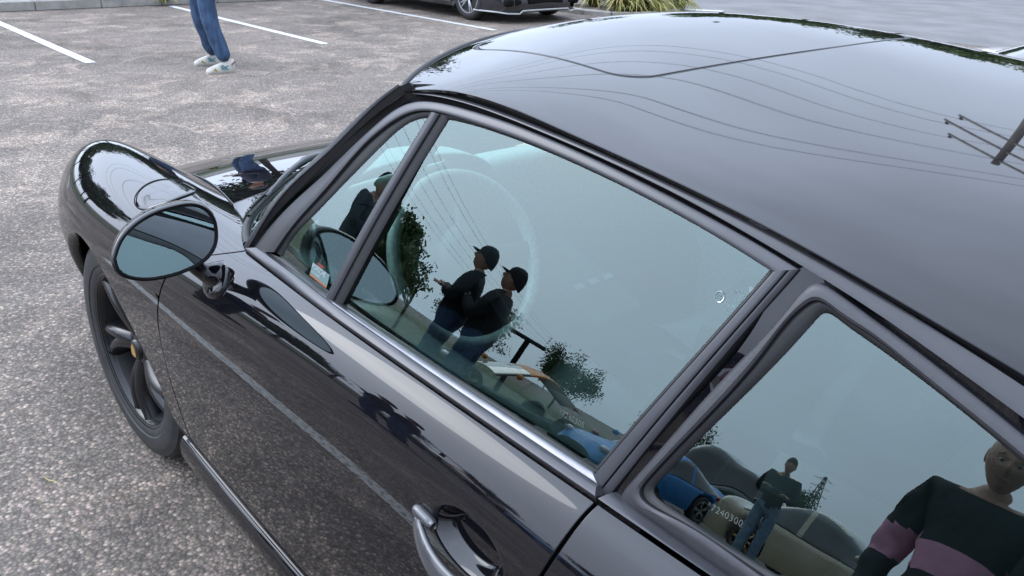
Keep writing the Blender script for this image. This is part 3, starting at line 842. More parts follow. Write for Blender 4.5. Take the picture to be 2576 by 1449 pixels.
# ---- wheels
def wheel(x, y, parent, side=1, steer=0.0, front=True):
    T = Matrix.Translation((x, y, .318)) @ Matrix.Rotation(steer, 4, 'Z') @ Matrix.Rotation(R(-90)*side, 4, 'X')
    rt, rr = .318, .222
    rim = MB()
    # barrel and lip, outer face at local z = +.10
    rim.lathe([(rr-.012, .074), (rr-.006, .090), (rr+.004, .099), (rr+.006, .094)], 64, T)
    # five curved spokes
    for k in range(5):
      a0 = 2*math.pi*k/5
      for pr in (-1, 1):
        rows = []
        for s_ in np.linspace(0, 1, 14):
            r_ = .035 + s_*(rr-.04)
            tw = a0 + .24*s_**1.5 + pr*.17*s_**.6
            wd = (.018*(1-s_)**.7 + .0105 + .010*s_**3)
            h = .070 + .022*math.sin(math.pi*min(1, s_*1.05))*.6 - .010*(1-s_) + .012*s_
            for q, dz in ((-1.0, -.045), (-.95, -.010), (-.55, .004), (0, .010), (.55, .004), (.95, -.010), (1.0, -.045)):
                an = tw + q*wd/max(r_, .05)
                rows.append(T @ Vector((r_*math.cos(an), r_*math.sin(an), h + dz)))
        rim.add(rows, gridfaces(14, 7))
    rim.lathe([(.001, .072), (.05, .070), (.062, .060), (.066, .02)], 40, T)
    ro = rim.build("wheel", M_RIM, parent, True)
    MB().lathe([(rr-.006, -.09), (rr-.018, -.02), (rr-.022, .03), (rr-.012, .076)], 64, T).build("rim_barrel", M_BARREL, ro, True)
    ty = MB()
    prof = [(rr-.004, -.09), (rr+.02, -.104), (.275, -.106), (.305, -.098), (.314, -.085)]
    for g in (-.05, -.018, .018, .05):
        prof += [(.3175, g-.006), (.310, g-.005), (.310, g+.005), (.3175, g+.006)]
    prof += [(.314, .085), (.306, .097), (.300, .0985), (.292, .104), (.280, .106), (.262, .107), (.250, .106), (.247, .103), (.240, .103), (rr+.010, .101), (rr-.002, .095)]
    ty.lathe(prof, 96, T)
    # cross grooves of the tread shoulder
    for k in range(48):
        a = 2*math.pi*k/48
        M = T @ Matrix.Rotation(a, 4, 'Z') @ Matrix.Translation((.3165, 0, .072)) @ Matrix.Rotation(.35, 4, 'X')
        v = [M @ Vector(p) for p in ((.0012,-.002,-.016),(.0012,.002,-.016),(.0012,.002,.018),(.0012,-.002,.018))]
        ty.add(v, [(0, 1, 2, 3)])
    ty.build("tyre", M_TYRE, ro, True).data.set_sharp_from_angle(angle=R(28))
    cp = MB().lathe([(.001, .083), (.022, .082), (.030, .078), (.031, .066)], 32, T)
    cp.build("hub_cap", M_RIM, ro, True)
    # crest on the cap: shield outline
    sh = [(0, .019), (.013, .017), (.015, .006), (.012, -.008), (0, -.021), (-.012, -.008), (-.015, .006), (-.013, .017)]
    v = [T @ Vector((px, py, .0845)) for px, py in sh] + [T @ Vector((px, py, .080)) for px, py in sh]
    mesh("crest", v, [tuple(range(8))] + [(i, (i+1) % 8, 8+(i+1) % 8, 8+i) for i in range(8)], M_GOLD, ro, False)
    for k in range(5):
        a = 2*math.pi*(k+.5)/5
        nb = MB().lathe([(.001, .070), (.009, .069), (.011, .064), (.011, .05)], 10, T @ Matrix.Translation((.047*math.cos(a), .047*math.sin(a), 0)))
        nb.build("wheel_nut", M_RIM, ro, True)
    br_ = MB().lathe([(.06, .0), (.06, .02), (.152, .02), (.152, -.01), (.06, -.01)], 48, T)
    br_.build("brake_disc", M_DISC, ro, True)
    return ro
wheel(0, .678, car, 1, R(2))
wheel(0, -.678, car, -1)
wheel(-2.272, .70, car, 1)
wheel(-2.272, -.70, car, -1)
# underside, wheel housings and tail
ub = MB()
ub.box((-1.15, 0, .23), (1.5, 1.30, .14)); ub.box((-1.13, 0, .205), (3.3, .9, .09)); ub.box((.62, 0, .30), (.36, 1.0, .22))
ub.build("underbody", M_DARK, car)
for sx, sy in ((0, 1), (0, -1), (-2.272, 1), (-2.272, -1)):
    T = Matrix.Translation((sx, 0, .318)) @ Matrix.Rotation(R(-90)*sy, 4, 'X')
    n = 28; prof = [(.37, .64 if sx == 0 else .78), (.372, .52), (.05, .50)]
    v = []
    for r_, h in prof:
        for k in range(n):
            a = math.pi*k/(n-1) + math.pi*(1 if sy > 0 else 0)
            v.append(T @ Vector((r_*math.cos(a), r_*math.sin(a)*1.0, h)))
    mesh("wheel_housing", v, gridfaces(3, n), M_DARK, car)
# nose, engine lid, tail
tl_ = []
for y in np.linspace(-1, 1, 25):
    row = []
    for x in np.linspace(-2.66, -3.24, 20):
        u = float(uinv(x)); e8 = S(u, 8.0)
        row.append((x, e8[1]*y, e8[2] + (.11 - .05*(-2.66-x)/.6)*(1-abs(y)**2.4)*max(0, 1 - ((-2.66-x)/.62)**2)))
    tl_.append(row)
P = np.array(tl_); panel("engine_lid", P, gridN(P), M_PAINT, car, edges=(0, 0, 0, 0))
for x0, nm in ((.856, "front_bumper"), (-3.2, "rear_bumper")):
    u = float(uinv(x0)); c = np.array([S(u, v) for v in np.linspace(0, 8, 22)])
    P = np.array([[(p[0] + (.10 if x0 > 0 else -.08)*(1-w*w), p[1]*w, p[2]) for w in np.linspace(1, -1, 31)] for p in c])
    n = gridN(P); n = np.where((n[..., :1] * np.sign(x0)) < 0, -n, n)
    panel(nm, P, n, M_PAINT, car, edges=(0, 0, 0, 0))
rw = np.array([[(x, ye(x)*w*.9, RZ(np.array(x), np.array(ye(x)*w*.9)) + .001) for w in np.linspace(-1, 1, 25)] for x in np.linspace(-2.02, -2.6, 14)], float)
panel("rear_window", rw, gridN(rw), M_GLASS, car, edges=(0, 0, 0, 0))
# headlights
for sy in (1, -1):
    c = S(float(uinv(.60)), 6.55); n0 = Sn(float(uinv(.60)), 6.55)
    n0 = n0 * np.array([1, 1, 1]); c = c * np.array([1, sy, 1]); n0 = n0*np.array([1, sy, 1])
    q = Vector(n0).to_track_quat('Z', 'Y').to_matrix().to_4x4()
    hl = MB().lathe([(.001, .006), (.05, .004), (.075, -.004), (.082, -.014)], 32, Matrix.Translation(Vector(c) - Vector(n0)*.008) @ q)
    hl.build("headlight", M_CHROME, car, True)

# ---- door handle
def on_side(x, z, off=0.0):
    u = float(uinv(x)); v = float(vinv([x], [z])[0])
    return S(u, v) + Sn(u, v)*off
hpts = []
ctrl = [(x - .018, z - .006, o*.92) for x, z, o in ((-1.452, .735, .006), (-1.475, .730, .018), (-1.51, .722, .029), (-1.55, .718, .034), (-1.59, .719, .032), (-1.63, .726, .022), (-1.662, .736, .010), (-1.69, .743, .004))]
cr = resample(ctrl, 30)
rows = []
for i, (x, z, o_) in enumerate(cr):
    c = on_side(x, z, o_); s_ = i/29
    hw = .0065 + .0075*math.sin(math.pi*s_)**.6 + .003*max(0, min(1, (s_-.5)*4))
    th = .0045 + .001*math.sin(math.pi*s_)
    n0 = Vector(Sn(float(uinv(x)), float(vinv([x], [z])[0]))); n0 = (n0 + Vector((0, 0, .35))).normalized()
    tg = Vector(cr[min(i+1, 29)] - cr[max(i-1, 0)]); tg = Vector((tg[0], 0, tg[1])).normalized()
    up = n0.cross(tg).normalized()
    for k in range(12):
        a = 2*math.pi*k/12
        ca, sa = math.cos(a), math.sin(a)
        rows.append(Vector(c) + up*(hw*math.copysign(abs(ca)**.7, ca)) + n0*(th*math.copysign(abs(sa)**.7, sa)))
M_HANDLE = mat("grey_metallic_handle", (.045, .047, .052), .24, .2, 1.5, .6)
hd = mesh("door_handle", rows, gridfaces(30, 12, 0, False, True) + [tuple(range(12))[::-1], tuple(range(29*12, 30*12))], M_HANDLE, door)
for (x0, x1, z0, z1) in ((-1.464, -1.506, .7385, .736), (-1.645, -1.70, .741, .748)):
    pts = [on_side(x0 + (x1-x0)*t, z0 + (z1-z0)*t, .004) for t in np.linspace(0, 1, 8)]
    MB().tube(pts, [.006] + [.0085]*6 + [.006], 10).build("handle_mount", M_HANDLE, hd, True)

# ---- outside mirror
MS = 1.0985                    # mirror head about 24 cm wide
mc = np.array([-.8256, .905, .9273]); mn = np.array([-.8666, -.4184, .2789]); mn /= np.linalg.norm(mn)
mux = np.array([.4353, -.9003, 0]); muy = np.cross(mn, mux)
mo = [(-.101,.0075),(-.0812,.0279),(-.0557,.0409),(-.022,.049),(.0122,.0509),(.045,.0485),(.077,.0426),(.1005,.031),(.1125,.0175),(.117,.003),(.115,-.014),(.1025,-.0378),(.0705,-.0553),(.0233,-.0582),(-.0067,-.0553),(-.0367,-.0493),(-.0854,-.0293),(-.1023,-.0104)]
mo = resample(mo + [mo[0]], 65)[:-1]*MS
mbk = np.array([.985, -.16, -.10]); mbk /= np.linalg.norm(mbk)
def mring(sx, sy, back, dx=0.0, dy=0.0):
    c = mo.mean(0)
    return [mc + mux*((p[0]-c[0])*sx + c[0] + dx) + muy*((p[1]-c[1])*sy + c[1] + dy) + (mbk if back > .004 else -mn)*back for p in mo]
rings = [mring(.865, .80, .003), mring(.872, .81, .002), mring(.92, .88, .001), mring(.955, .94, -.001), mring(.985, .975, .001), mring(1.0, 1.0, .005), mring(1.0, 1.005, .012), mring(.97, .98, .030), mring(.88, .90, .052), mring(.70, .72, .073), mring(.42, .44, .087), mring(.05, .05, .092)]
mir = mesh("side_mirror", np.concatenate(rings), gridfaces(len(rings), 64, 0, False, True), M_PAINT, car)
g_ = mring(.935, .908, .0012)
cg = np.mean(g_, axis=0)
mesh("mirror_glass", list(g_) + [cg], [(i, (i+1) % 64, 64) for i in range(64)], M_MIRROR, mir, False)
mesh("mirror_gasket", mring(.968, .955, -.0006) + mring(.960, .944, -.0020) + mring(.940, .915, -.0016) + mring(.930, .90, .0016), gridfaces(4, 64, 0, False, True), M_DARK, mir)
st0 = mc + mux*.075 + muy*(-.045) - mn*.045
sb = np.array([-.765, .795, .815])
mid_ = (st0 + sb)/2 + np.array([.006, .004, -.010])
MB().tube(resample([tuple(st0), tuple(mid_), tuple(sb)], 12), [.022, .018, .016, .015, .0145, .0145, .015, .017, .020, .024, .028, .030], 20).build("mirror_stalk", M_PAINT, mir, True)
nb_ = Vector(Sn(float(uinv(-.765)), float(vinv([-.765], [.80])[0])))
qb = nb_.to_track_quat('Z', 'X').to_matrix().to_4x4()
Tb = Matrix.Translation(Vector(on_side(-.765, .806, 0))) @ qb @ Matrix.Diagonal((1.0, 1.25, 1, 1))
MB().lathe([(.034, -.004), (.034, .003), (.031, .007), (.024, .009), (.005, .010)], 36, Tb).build("mirror_base", M_PAINT, mir, True)

# ---- far side of the car
for o in list(both) + [sill, quarter]:
    mirror(o, car)
d2 = mirror(door, car); f2 = mirror(fender, car); mirror(ff, f2)
for ch in [c for c in door.children if c not in both]:
    if ch.type == 'MESH': mirror(ch, d2)
m2 = mirror(mir, car)
for ch in list(mir.children): mirror(ch, m2)

# ---- cabin
# door trims
for sy in (1, -1):
    xs = np.linspace(-.86, -1.70, 24)
    prof = [(.010, .874), (-.030, .868), (-.055, .850), (-.062, .82), (-.060, .70), (-.085, .66), (-.085, .60), (-.05, .55), (-.045, .30)]
    rows = []
    for x in xs:
        for dy, z in prof:
            rows.append((x, sy*(float(G(x, .87)) - .030 + dy), z))
    F = gridfaces(len(xs), len(prof))
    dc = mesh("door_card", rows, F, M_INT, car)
    kx = -1.105
    kb = MB().lathe([(.016, 0), (.016, .003), (.011, .006), (.007, .007), (.0065, .016), (.009, .020), (.007, .024), (.001, .025)], 20, Matrix.Translation((kx, sy*(float(G(kx, .87))-.038), .868)))
    kb.build("lock_knob", M_INTD, dc, True)
# dashboard: swept section from the screen base back over the edge
ys = np.linspace(.66, -.66, 67)
rows = []
dprof = [(-.035, .845), (-.045, .866), (-.075, .884), (-.125, .900), (-.17, .903), (-.20, .890), (-.205, .865), (-.19, .80), (-.17, .70), (-.10, .60)]
for y in ys:
    sx = -.50 - .10*(abs(y)/.66)**2.2
    for dx, z in dprof:
        rows.append((sx + dx, y, z - .012*(abs(y)/.66)**3))
dash = mesh("dashboard", rows, gridfaces(67, len(dprof)), M_INT, car)
# binnacle hood over the instruments
rows = []
bw = .255
na = 36
for x, h_, w_ in ((-.60, .04, .98), (-.66, .062, 1.0), (-.72, .074, 1.01), (-.79, .076, 1.0), (-.797, .072, .985), (-.795, .064, .965), (-.78, .058, .95), (-.70, .050, .94)):
    for k in range(na):
        a = math.pi*k/(na-1)
        rows.append((x, .36 + bw*w_*math.copysign(abs(math.cos(a))**.75, math.cos(a)), .80 + (.105+h_)*abs(math.sin(a))**.7))
mesh("instrument_hood", rows, gridfaces(8, na), M_INT, dash)
# instruments
for i, (y, r_) in enumerate(((.565, .041), (.475, .050), (.365, .062), (.255, .050), (.168, .041))):
    T = Matrix.Translation((-.745, y, .835)) @ Matrix.Rotation(R(-78), 4, 'Y')
    gb = MB().lathe([(.001, .0), (r_*.93, .0), (r_*.95, .012), (r_, .014), (r_*1.02, .008), (r_*1.02, -.03)], 36, T)
    go = gb.build("gauge", M_GAUGE, dash, True)
    tk = MB()
    for k in range(11):
        a = R(-130 + 26*k) + math.pi/2
        tk.box(T @ Vector((r_*.78*math.sin(a), r_*.78*math.cos(a), .002)), (.002, .006, .004))
    tk.box(T @ Vector((0, r_*.3, .004)), (.002, r_*.6, .003))
    tk.build("gauge_marks", M_WHITE, go)
# steering wheel
sc_ = Vector((-.972, .36, .808)); sn_ = Vector((-.88, 0, .47)).normalized()
Ts = Matrix.Translation(sc_) @ sn_.to_track_quat('Z', 'X').to_matrix().to_4x4()
M_WHEELR = noisy(mat("leather_rim", (.30, .31, .30), .34), 120, .2, bump=.08, bscale=400)
stw = MB().tube([Ts @ Vector((.174*math.cos(a), .174*math.sin(a), 0)) for a in np.linspace(0, 2*math.pi, 64, endpoint=False)], .0138, 14, closed=True).build("steering_wheel", M_WHEELR, car, True)
hubm = MB().lathe([(.001, .030), (.045, .028), (.068, .018), (.074, -.002), (.060, -.03), (.035, -.20)], 32, Ts)
hubm.build("steering_hub", M_INTD, stw, True)
for a in (R(95), R(200), R(-10), R(-95)):
    # spokes: wide at the hub, narrow at the rim
    d = Vector((math.cos(a), math.sin(a), 0)); w = Vector((-math.sin(a), math.cos(a), 0))
    if abs(a - R(95)) < .01: continue
    rows = []
    for s_ in np.linspace(0, 1, 8):
        r_ = .05 + s_*.125; wd = .026 - .011*math.sin(math.pi*s_*.8); z = .010 - .010*s_
        for q, dz in ((-1, -.006), (-.8, .004), (.8, .004), (1, -.006), (.8, -.010), (-.8, -.010)):
            rows.append(Ts @ (d*r_ + w*(wd*q) + Vector((0, 0, z+dz))))
    mesh("spoke", rows, gridfaces(8, 6, 0, False, True), M_INTD, stw)
mk = MB().tube([Ts @ Vector((.174*math.cos(a), .174*math.sin(a), 0)) for a in np.linspace(R(-4), R(4), 6)], .0172, 12)
# floor, tunnel, seats, rear shelf
cb = MB().box((-1.45, 0, .24), (1.7, 1.36, .03)); cb.box((-1.3, 0, .33), (1.2, .20, .20), bev=.03)
cb.box((-.62, 0, .45), (.04, 1.3, .45))
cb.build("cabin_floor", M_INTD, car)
cs_ = MB().box((-.90, .0, .52), (.34, .20, .30), Matrix.Rotation(R(-18), 3, 'Y'), .02)
co_ = cs_.build("centre_console", M_DARK, car)
for k in range(3):
    MB().box((-1.0, .05 - .05*k, .665), (.022, .032, .012), Matrix.Rotation(R(-18), 3, 'Y'), .003).build("switch", M_RUBBER, co_)
def seat(y):
    rows = []
    prof = [(-1.02, .46), (-1.06, .50), (-1.2, .49), (-1.4, .45), (-1.5, .46), (-1.56, .60), (-1.62, .78), (-1.68, .92), (-1.70, .95)]
    prof = resample(prof, 26)
    nw = 17
    for x, z in prof:
        for w in np.linspace(-1, 1, nw):
            bol = .045*abs(w)**3
            rows.append((x + bol*(1 if z > .5 and x < -1.45 else 0), y + w*.235*(1 - .18*max(0, (z-.6)/.35)), z + (bol if x > -1.5 else 0)))
    n = len(rows)
    back = [(p[0]-.06, p[1], p[2]-.06) for p in rows]
    F = gridfaces(26, nw) + [tuple(reversed(f)) for f in gridfaces(26, nw, n)]
    for i in range(25):
        F += [(i*nw, (i+1)*nw, n+(i+1)*nw, n+i*nw), (i*nw+nw-1, n+i*nw+nw-1, n+(i+1)*nw+nw-1, (i+1)*nw+nw-1)]
    F += [tuple(list(range((25)*nw, 26*nw)) + list(range(n+26*nw-1, n+25*nw-1, -1)))]
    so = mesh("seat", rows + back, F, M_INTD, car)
    MB().box((-1.735, y, 1.0), (.085, .24, .16), Matrix.Rotation(R(-14), 3, 'Y'), .035).build("headrest", M_INTD, so, True)
    return so
seat(.36); seat(-.36)
rows = []
for x, z in ((-1.78, .30), (-1.80, .55), (-1.86, .57), (-2.05, .55), (-2.14, .70), (-2.2, .86), (-2.30, .89), (-2.6, .90)):
    for w in np.linspace(-1, 1, 9): rows.append((x, w*.64, z))
mesh("rear_bench", rows, gridfaces(8, 9), M_INTD, car)
MB().box((-1.0, 0, 1.19), (.03, .24, .062), Matrix.Rotation(R(8), 3, 'Y'), .02).build("inner_mirror", M_INTD, car, True)
MB().tube([(-.985, 0, 1.21), (-.96, 0, 1.245)], .009, 8).build("inner_mirror_stem", M_INTD, car, True)
# seat belt hanging inside the B-pillar
MB().tube(resample([(-1.74,.655,1.05),(-1.735,.685,.92),(-1.70,.69,.60)], 10), .012, 6).build("seat_belt", M_RUBBER, car, True)

# ---- writing on the glass
def glass_text(txt, xz, size, ang, m, name, parent, off=.0005, spacing=1.0):
    """letters laid on the side glass; xz is the lower-left corner, ang the slope of the line"""
    cu = bpy.data.curves.new(name, 'FONT'); cu.body = txt; cu.size = size; cu.space_character = spacing
    ob = bpy.data.objects.new("tmp", cu); COL.objects.link(ob)
    bpy.context.view_layer.update()
    me = bpy.data.meshes.new_from_object(ob.evaluated_get(bpy.context.evaluated_depsgraph_get()))
    COL.objects.unlink(ob); bpy.data.objects.remove(ob)
    V = []
    ca, sa = math.cos(ang), math.sin(ang)
    for v in me.vertices:
        a, b = v.co.x*ca - v.co.y*sa, v.co.x*sa + v.co.y*ca
        x, z = xz[0] - a, xz[1] + b
        V.append(onG(np.array([x, z]), off - .003))
    F = [tuple(p.vertices) for p in me.polygons]
    bpy.data.meshes.remove(me)
    return mesh(name, V, F, m, parent, False)
def glass_patch(x0, x1, z0, z1, m, name, parent, off=.0002, ang=0.0):
    c = [(x0, z0), (x1, z0), (x1, z1), (x0, z1)]
    ca, sa = math.cos(ang), math.sin(ang)
    q = [(x0 + (x-x0)*ca + (z-z0)*sa, z0 - (x-x0)*sa + (z-z0)*ca) for x, z in c]
    return mesh(name, [onG(np.array(p), off - .003) for p in q], [(0, 1, 2, 3)], m, parent, False)
M_ETCH = glass_mat("etched_glass", (.50, .70, .66), 1.6)
_t = M_ETCH.node_tree; _d = _t.nodes.new("ShaderNodeBsdfDiffuse"); _d.inputs[0].default_value = (.6, .66, .64, 1)
_mm = _t.nodes.new("ShaderNodeMixShader"); _mm.inputs[0].default_value = .13
_o = [n for n in _t.nodes if n.type == 'OUTPUT_MATERIAL'][0]; _src = _o.inputs[0].links[0].from_socket
_t.links.new(_src, _mm.inputs[1]); _t.links.new(_d.outputs[0], _mm.inputs[2]); _t.links.new(_mm.outputs[0], _o.inputs[0])
M_STICK = mat("sticker_green", (.10, .17, .16), .5)
M_PRINT = mat("sticker_white", (.42, .45, .45), .5)
glass_text("*7240300", (-1.612, .9165), .0095, R(2), M_ETCH, "glass_etching", main_pane, spacing=1.1)
glass_text("*7240300", (-1.826, .9150), .0095, R(2), M_ETCH, "glass_etching", rear_pane, spacing=1.1)
zz0 = 1.112; ZS = .62
for i, (tx, sz, dx) in enumerate((("SEKURIT", .0085, .006), ("E40 M", .0055, .012), ("43R-001026", .0075, 0), ("DOT27 M35 AS2", .0055, .004))):
    glass_text(tx, (-1.768 - dx*ZS, zz0 - i*.0098*ZS), sz*ZS, 0, M_ETCH, "glass_stamp", main_pane)
tri = [(-1.787, zz0+.0115), (-1.795, zz0+.0115), (-1.791, zz0+.005)]
mesh("glass_stamp", [onG(np.array(p), -.0025) for p in tri], [(0, 1, 2)], M_ETCH, main_pane, False)
ringp = [(-1.7605 + .0052*math.cos(a), zz0-.008 + .0052*math.sin(a)) for a in np.linspace(0, 2*math.pi, 24, endpoint=False)]
MB().tube([onG(np.array(p), -.0025) for p in ringp], .0006, 5, closed=True).build("glass_stamp", M_ETCH, main_pane)
glass_text("E1", (-1.7573, zz0-.0103), .0056, 0, M_ETCH, "glass_stamp", main_pane)
stk = glass_patch(-.990, -1.055, .8800, .8990, M_STICK, "window_sticker", quart_pane)
glass_patch(-.990, -1.055, .8770, .8802, mat("sticker_orange", (.30, .09, .04), .5), "sticker_band", quart_pane, .0006)
glass_text("PORSCHE", (-.992, .8905), .0118, 0, M_PRINT, "sticker_lettering", quart_pane, .0010, 1.02)
glass_text("EXCLUSIVE", (-.994, .8835), .0065, 0, M_PRINT, "sticker_lettering", quart_pane, .0010)
glass_text("STUDIO", (-1.008, .9003), .0065, 0, M_RED, "sticker_lettering", quart_pane, .0010)

# ================================================================== ground and markings
def asphalt():
    m = bpy.data.materials.new("worn_asphalt"); m.use_nodes = True
    t = m.node_tree; b = t.nodes["Principled BSDF"]; b.inputs["Roughness"].default_value = .85
    b.inputs["Specular IOR Level"].default_value = .35
    N_ = t.nodes.new; K = t.links.new
    tc_ = N_("ShaderNodeTexCoord")
    def noise_(scale, det, rough, dist=0.0, vec=None):
        n = N_("ShaderNodeTexNoise"); n.inputs['Scale'].default_value = scale; n.inputs['Detail'].default_value = det
        n.inputs['Roughness'].default_value = rough; n.inputs['Distortion'].default_value = dist
        K(vec or tc_.outputs['Object'], n.inputs[0]); return n.outputs[0]
    def ramp(src, p0, p1, c0, c1):
        r = N_("ShaderNodeValToRGB"); e = r.color_ramp.elements
        e[0].position, e[1].position = p0, p1; e[0].color, e[1].color = (*c0, 1), (*c1, 1)
        K(src, r.inputs[0]); return r.outputs[0]
    def mix(fac, a, c, mode='MIX'):
        x = N_("ShaderNodeMix"); x.data_type = 'RGBA'; x.blend_type = mode
        for s_, i in ((fac, 0), (a, 6), (c, 7)):
            if hasattr(s_, 'links'): K(s_, x.inputs[i])
            elif isinstance(s_, (int, float)): x.inputs[i].default_value = s_
            else: x.inputs[i].default_value = (*s_, 1)
        return x.outputs[2]
    big = noise_(.55, 9, .62, .6)
    tone = ramp(big, .36, .64, (.078, .072, .067), (.125, .115, .106))
    # pale worn patches
    patch_ = noise_(2.1, 12, .74, .7)
    pm = ramp(patch_, .50, .585, (0, 0, 0), (1, 1, 1))
    pm2 = ramp(noise_(.30, 4, .5), .34, .52, (.25, .25, .25), (1, 1, 1))
    pmask = mix(1.0, pm, pm2, 'MULTIPLY')
    bw_ = N_("ShaderNodeRGBToBW"); K(pmask, bw_.inputs[0])
    mulf = N_("ShaderNodeMath"); mulf.operation = 'MULTIPLY'; mulf.inputs[1].default_value = .66; K(bw_.outputs[0], mulf.inputs[0])
    col = mix(mulf.outputs[0], tone, (.215, .190, .168))
    # stone chips
    v = N_("ShaderNodeTexVoronoi"); v.inputs['Scale'].default_value = 98; K(tc_.outputs['Object'], v.inputs['Vector'])
    sepc = N_("ShaderNodeSeparateColor"); K(v.outputs['Color'], sepc.inputs[0])
    chip = ramp(sepc.outputs[0], .15, .95, (.55, .55, .55), (1.6, 1.58, 1.55))
    _e = chip.node.color_ramp.elements.new(.80); _e.color = (1.05, 1.04, 1.02, 1); chip.node.color_ramp.elements[-1].color = (1.95, 1.92, 1.86, 1)
    dk = ramp(v.outputs['Distance'], .25, .62, (1, 1, 1), (.48, .47, .46))
    col = mix(.75, col, chip, 'MULTIPLY')
    col = mix(.8, col, dk, 'MULTIPLY')
    col = mix(1.0, col, (2.22, 2.04, 1.87), "MULTIPLY")
    # hue drift of single stones
    col = mix(.08, col, mix(1.0, v.outputs['Color'], col, 'MULTIPLY'))
    stain = noise_(.9, 7, .6, 1.2)
    col = mix(1.0, col, ramp(stain, .36, .50, (.70, .69, .68), (1, 1, 1)), 'MULTIPLY')
    fine = noise_(38, 6, .7)
    col = mix(.55, col, ramp(fine, .3, .7, (.60, .60, .60), (1.35, 1.34, 1.32)), 'MULTIPLY')
    K(col, b.inputs["Base Color"])
    bp = N_("ShaderNodeBump"); bp.inputs['Strength'].default_value = .7; bp.inputs['Distance'].default_value = .004
    inv = N_("ShaderNodeMath"); inv.operation = 'SUBTRACT'; inv.inputs[0].default_value = 1.0; K(v.outputs['Distance'], inv.inputs[1])
    K(inv.outputs[0], bp.inputs['Height']); K(bp.outputs[0], b.inputs['Normal'])
    return m
M_ASPH = asphalt()
n = 24; q = 420
gv = [(-q + 2*q*i/n, -q + 2*q*j/n, 0) for i in range(n+1) for j in range(n+1)]
gr = mesh("ground", gv, gridfaces(n+1, n+1), M_ASPH); struct(gr, "worn grey-brown asphalt of the car park")
if gr.data.polygons[0].normal.z < 0: gr.data.flip_normals()
# smoother roadway beyond the planting bed
M_ROAD = noisy(mat("roadway", (.150, .146, .142), .85), 1.3, .22, 9, .5, 140)
rd = mesh("roadway", [(-60, -16.0, .004), (60, -7.5, .004), (60, -21.0, .004), (-60, -27.0, .004)], [(3, 2, 1, 0)], M_ROAD)
rd.data.vertices[0].co = (-60, -3.6 - 12, .004)
struct(rd, "smoother grey roadway passing behind the planting bed")
if rd.data.polygons[0].normal.z < 0: rd.data.flip_normals()
M_DIRT = noisy(mat("dirt_verge", (.24, .205, .18), .95), 3, .25, 8, .3, 60)
dv = mesh("dirt_verge", [(-60, -26.5, .008), (60, -20.0, .008), (60, -60, .008), (-60, -60, .008)], [(0, 1, 2, 3)], M_DIRT); struct(dv, "pale dirt verge along the far side of the road")
if dv.data.polygons[0].normal.z < 0: dv.data.flip_normals()

M_LINE = noisy(mat("white_road_paint", (.50, .50, .485), .75), 14, .16, 10, .35, 120)
M_LINEW = bpy.data.materials.new("worn_road_paint"); M_LINEW.use_nodes = True
_t = M_LINEW.node_tree; _b = _t.nodes["Principled BSDF"]; _b.inputs["Roughness"].default_value = .8
_tc = _t.nodes.new("ShaderNodeTexCoord"); _n = _t.nodes.new("ShaderNodeTexNoise"); _n.inputs['Scale'].default_value = 45; _n.inputs['Detail'].default_value = 8; _n.inputs['Roughness'].default_value = .75
_r = _t.nodes.new("ShaderNodeValToRGB"); _r.color_ramp.elements[0].position = .40; _r.color_ramp.elements[1].position = .52
_r.color_ramp.elements[0].color = (.10, .095, .09, 1); _r.color_ramp.elements[1].color = (.46, .45, .42, 1)
_t.links.new(_tc.outputs['Object'], _n.inputs[0]); _t.links.new(_n.outputs[0], _r.inputs[0]); _t.links.new(_r.outputs[0], _b.inputs["Base Color"])
def line(x0, x1, y, w, label, m=M_LINE):
    k = 40; v = []
    rng = random.Random(int(y*100))
    for i in range(k+1):
        x = x0 + (x1-x0)*i/k
        v += [(x, y - w/2 + rng.uniform(-.002, .002), .004), (x, y + w/2 + rng.uniform(-.002, .002), .004)]
    o = mesh("parking_line", v, [(2*i, 2*i+2, 2*i+3, 2*i+1) for i in range(k)], m)
    if o.data.polygons[0].normal.z < 0: o.data.flip_normals()
    struct(o, label)
line(6.73, 11.0, -1.15, .105, "white bay line at the left edge of the picture")
line(6.73, 11.4, -3.765, .105, "white bay line behind the person in jeans")
line(6.73, 11.4, -6.42, .105, "white bay line beside the dark hatchback")
line(6.73, 11.4, 1.50, .105, "white bay line out of frame to the left")
line(-3.4, 1.85, 1.50, .105, "worn white bay line mirrored in the door of the black car", M_LINEW)
line(-3.4, 1.85, -1.30, .10, "white bay line on the far side of the black car", M_LINEW)

# kerb with grass behind it
M_CONC = noisy(mat("pale_concrete", (.34, .325, .295), .9), 6, .22, 8, .3, 60)
M_GRASS = noisy(mat("grass_soil", (.085, .10, .045), .95), 5, .4, 8)
def kerbrow(x, y0, y1, n_, label):
    k = empty("kerb", (x, (y0+y1)/2, 0)); struct(k, label)
    L_ = (y1-y0)/n_
    for i in range(n_):
        mb = MB().box((0, -(y1-y0)/2 + L_*(i+.5), .065), (.15, L_-.008, .15), None, .018)
        o = mb.build("kerbstone", M_CONC, k)
kerbrow(11.62, -10.0, 8.0, 20, "pale concrete kerb at the end of the far parking bays")
vg = mesh("grass_verge", [(11.69, -30, .10), (11.69, 40, .10), (60, 40, .10), (60, -10, .10)], [(0, 3, 2, 1)], M_GRASS); struct(vg, "rough grass verge behind the far kerb")
if vg.data.polygons[0].normal.z < 0: vg.data.flip_normals()
vg.data.vertices[0].co = (11.69, -9.6, .10); vg.data.vertices[3].co = (60, -9.6, .10)

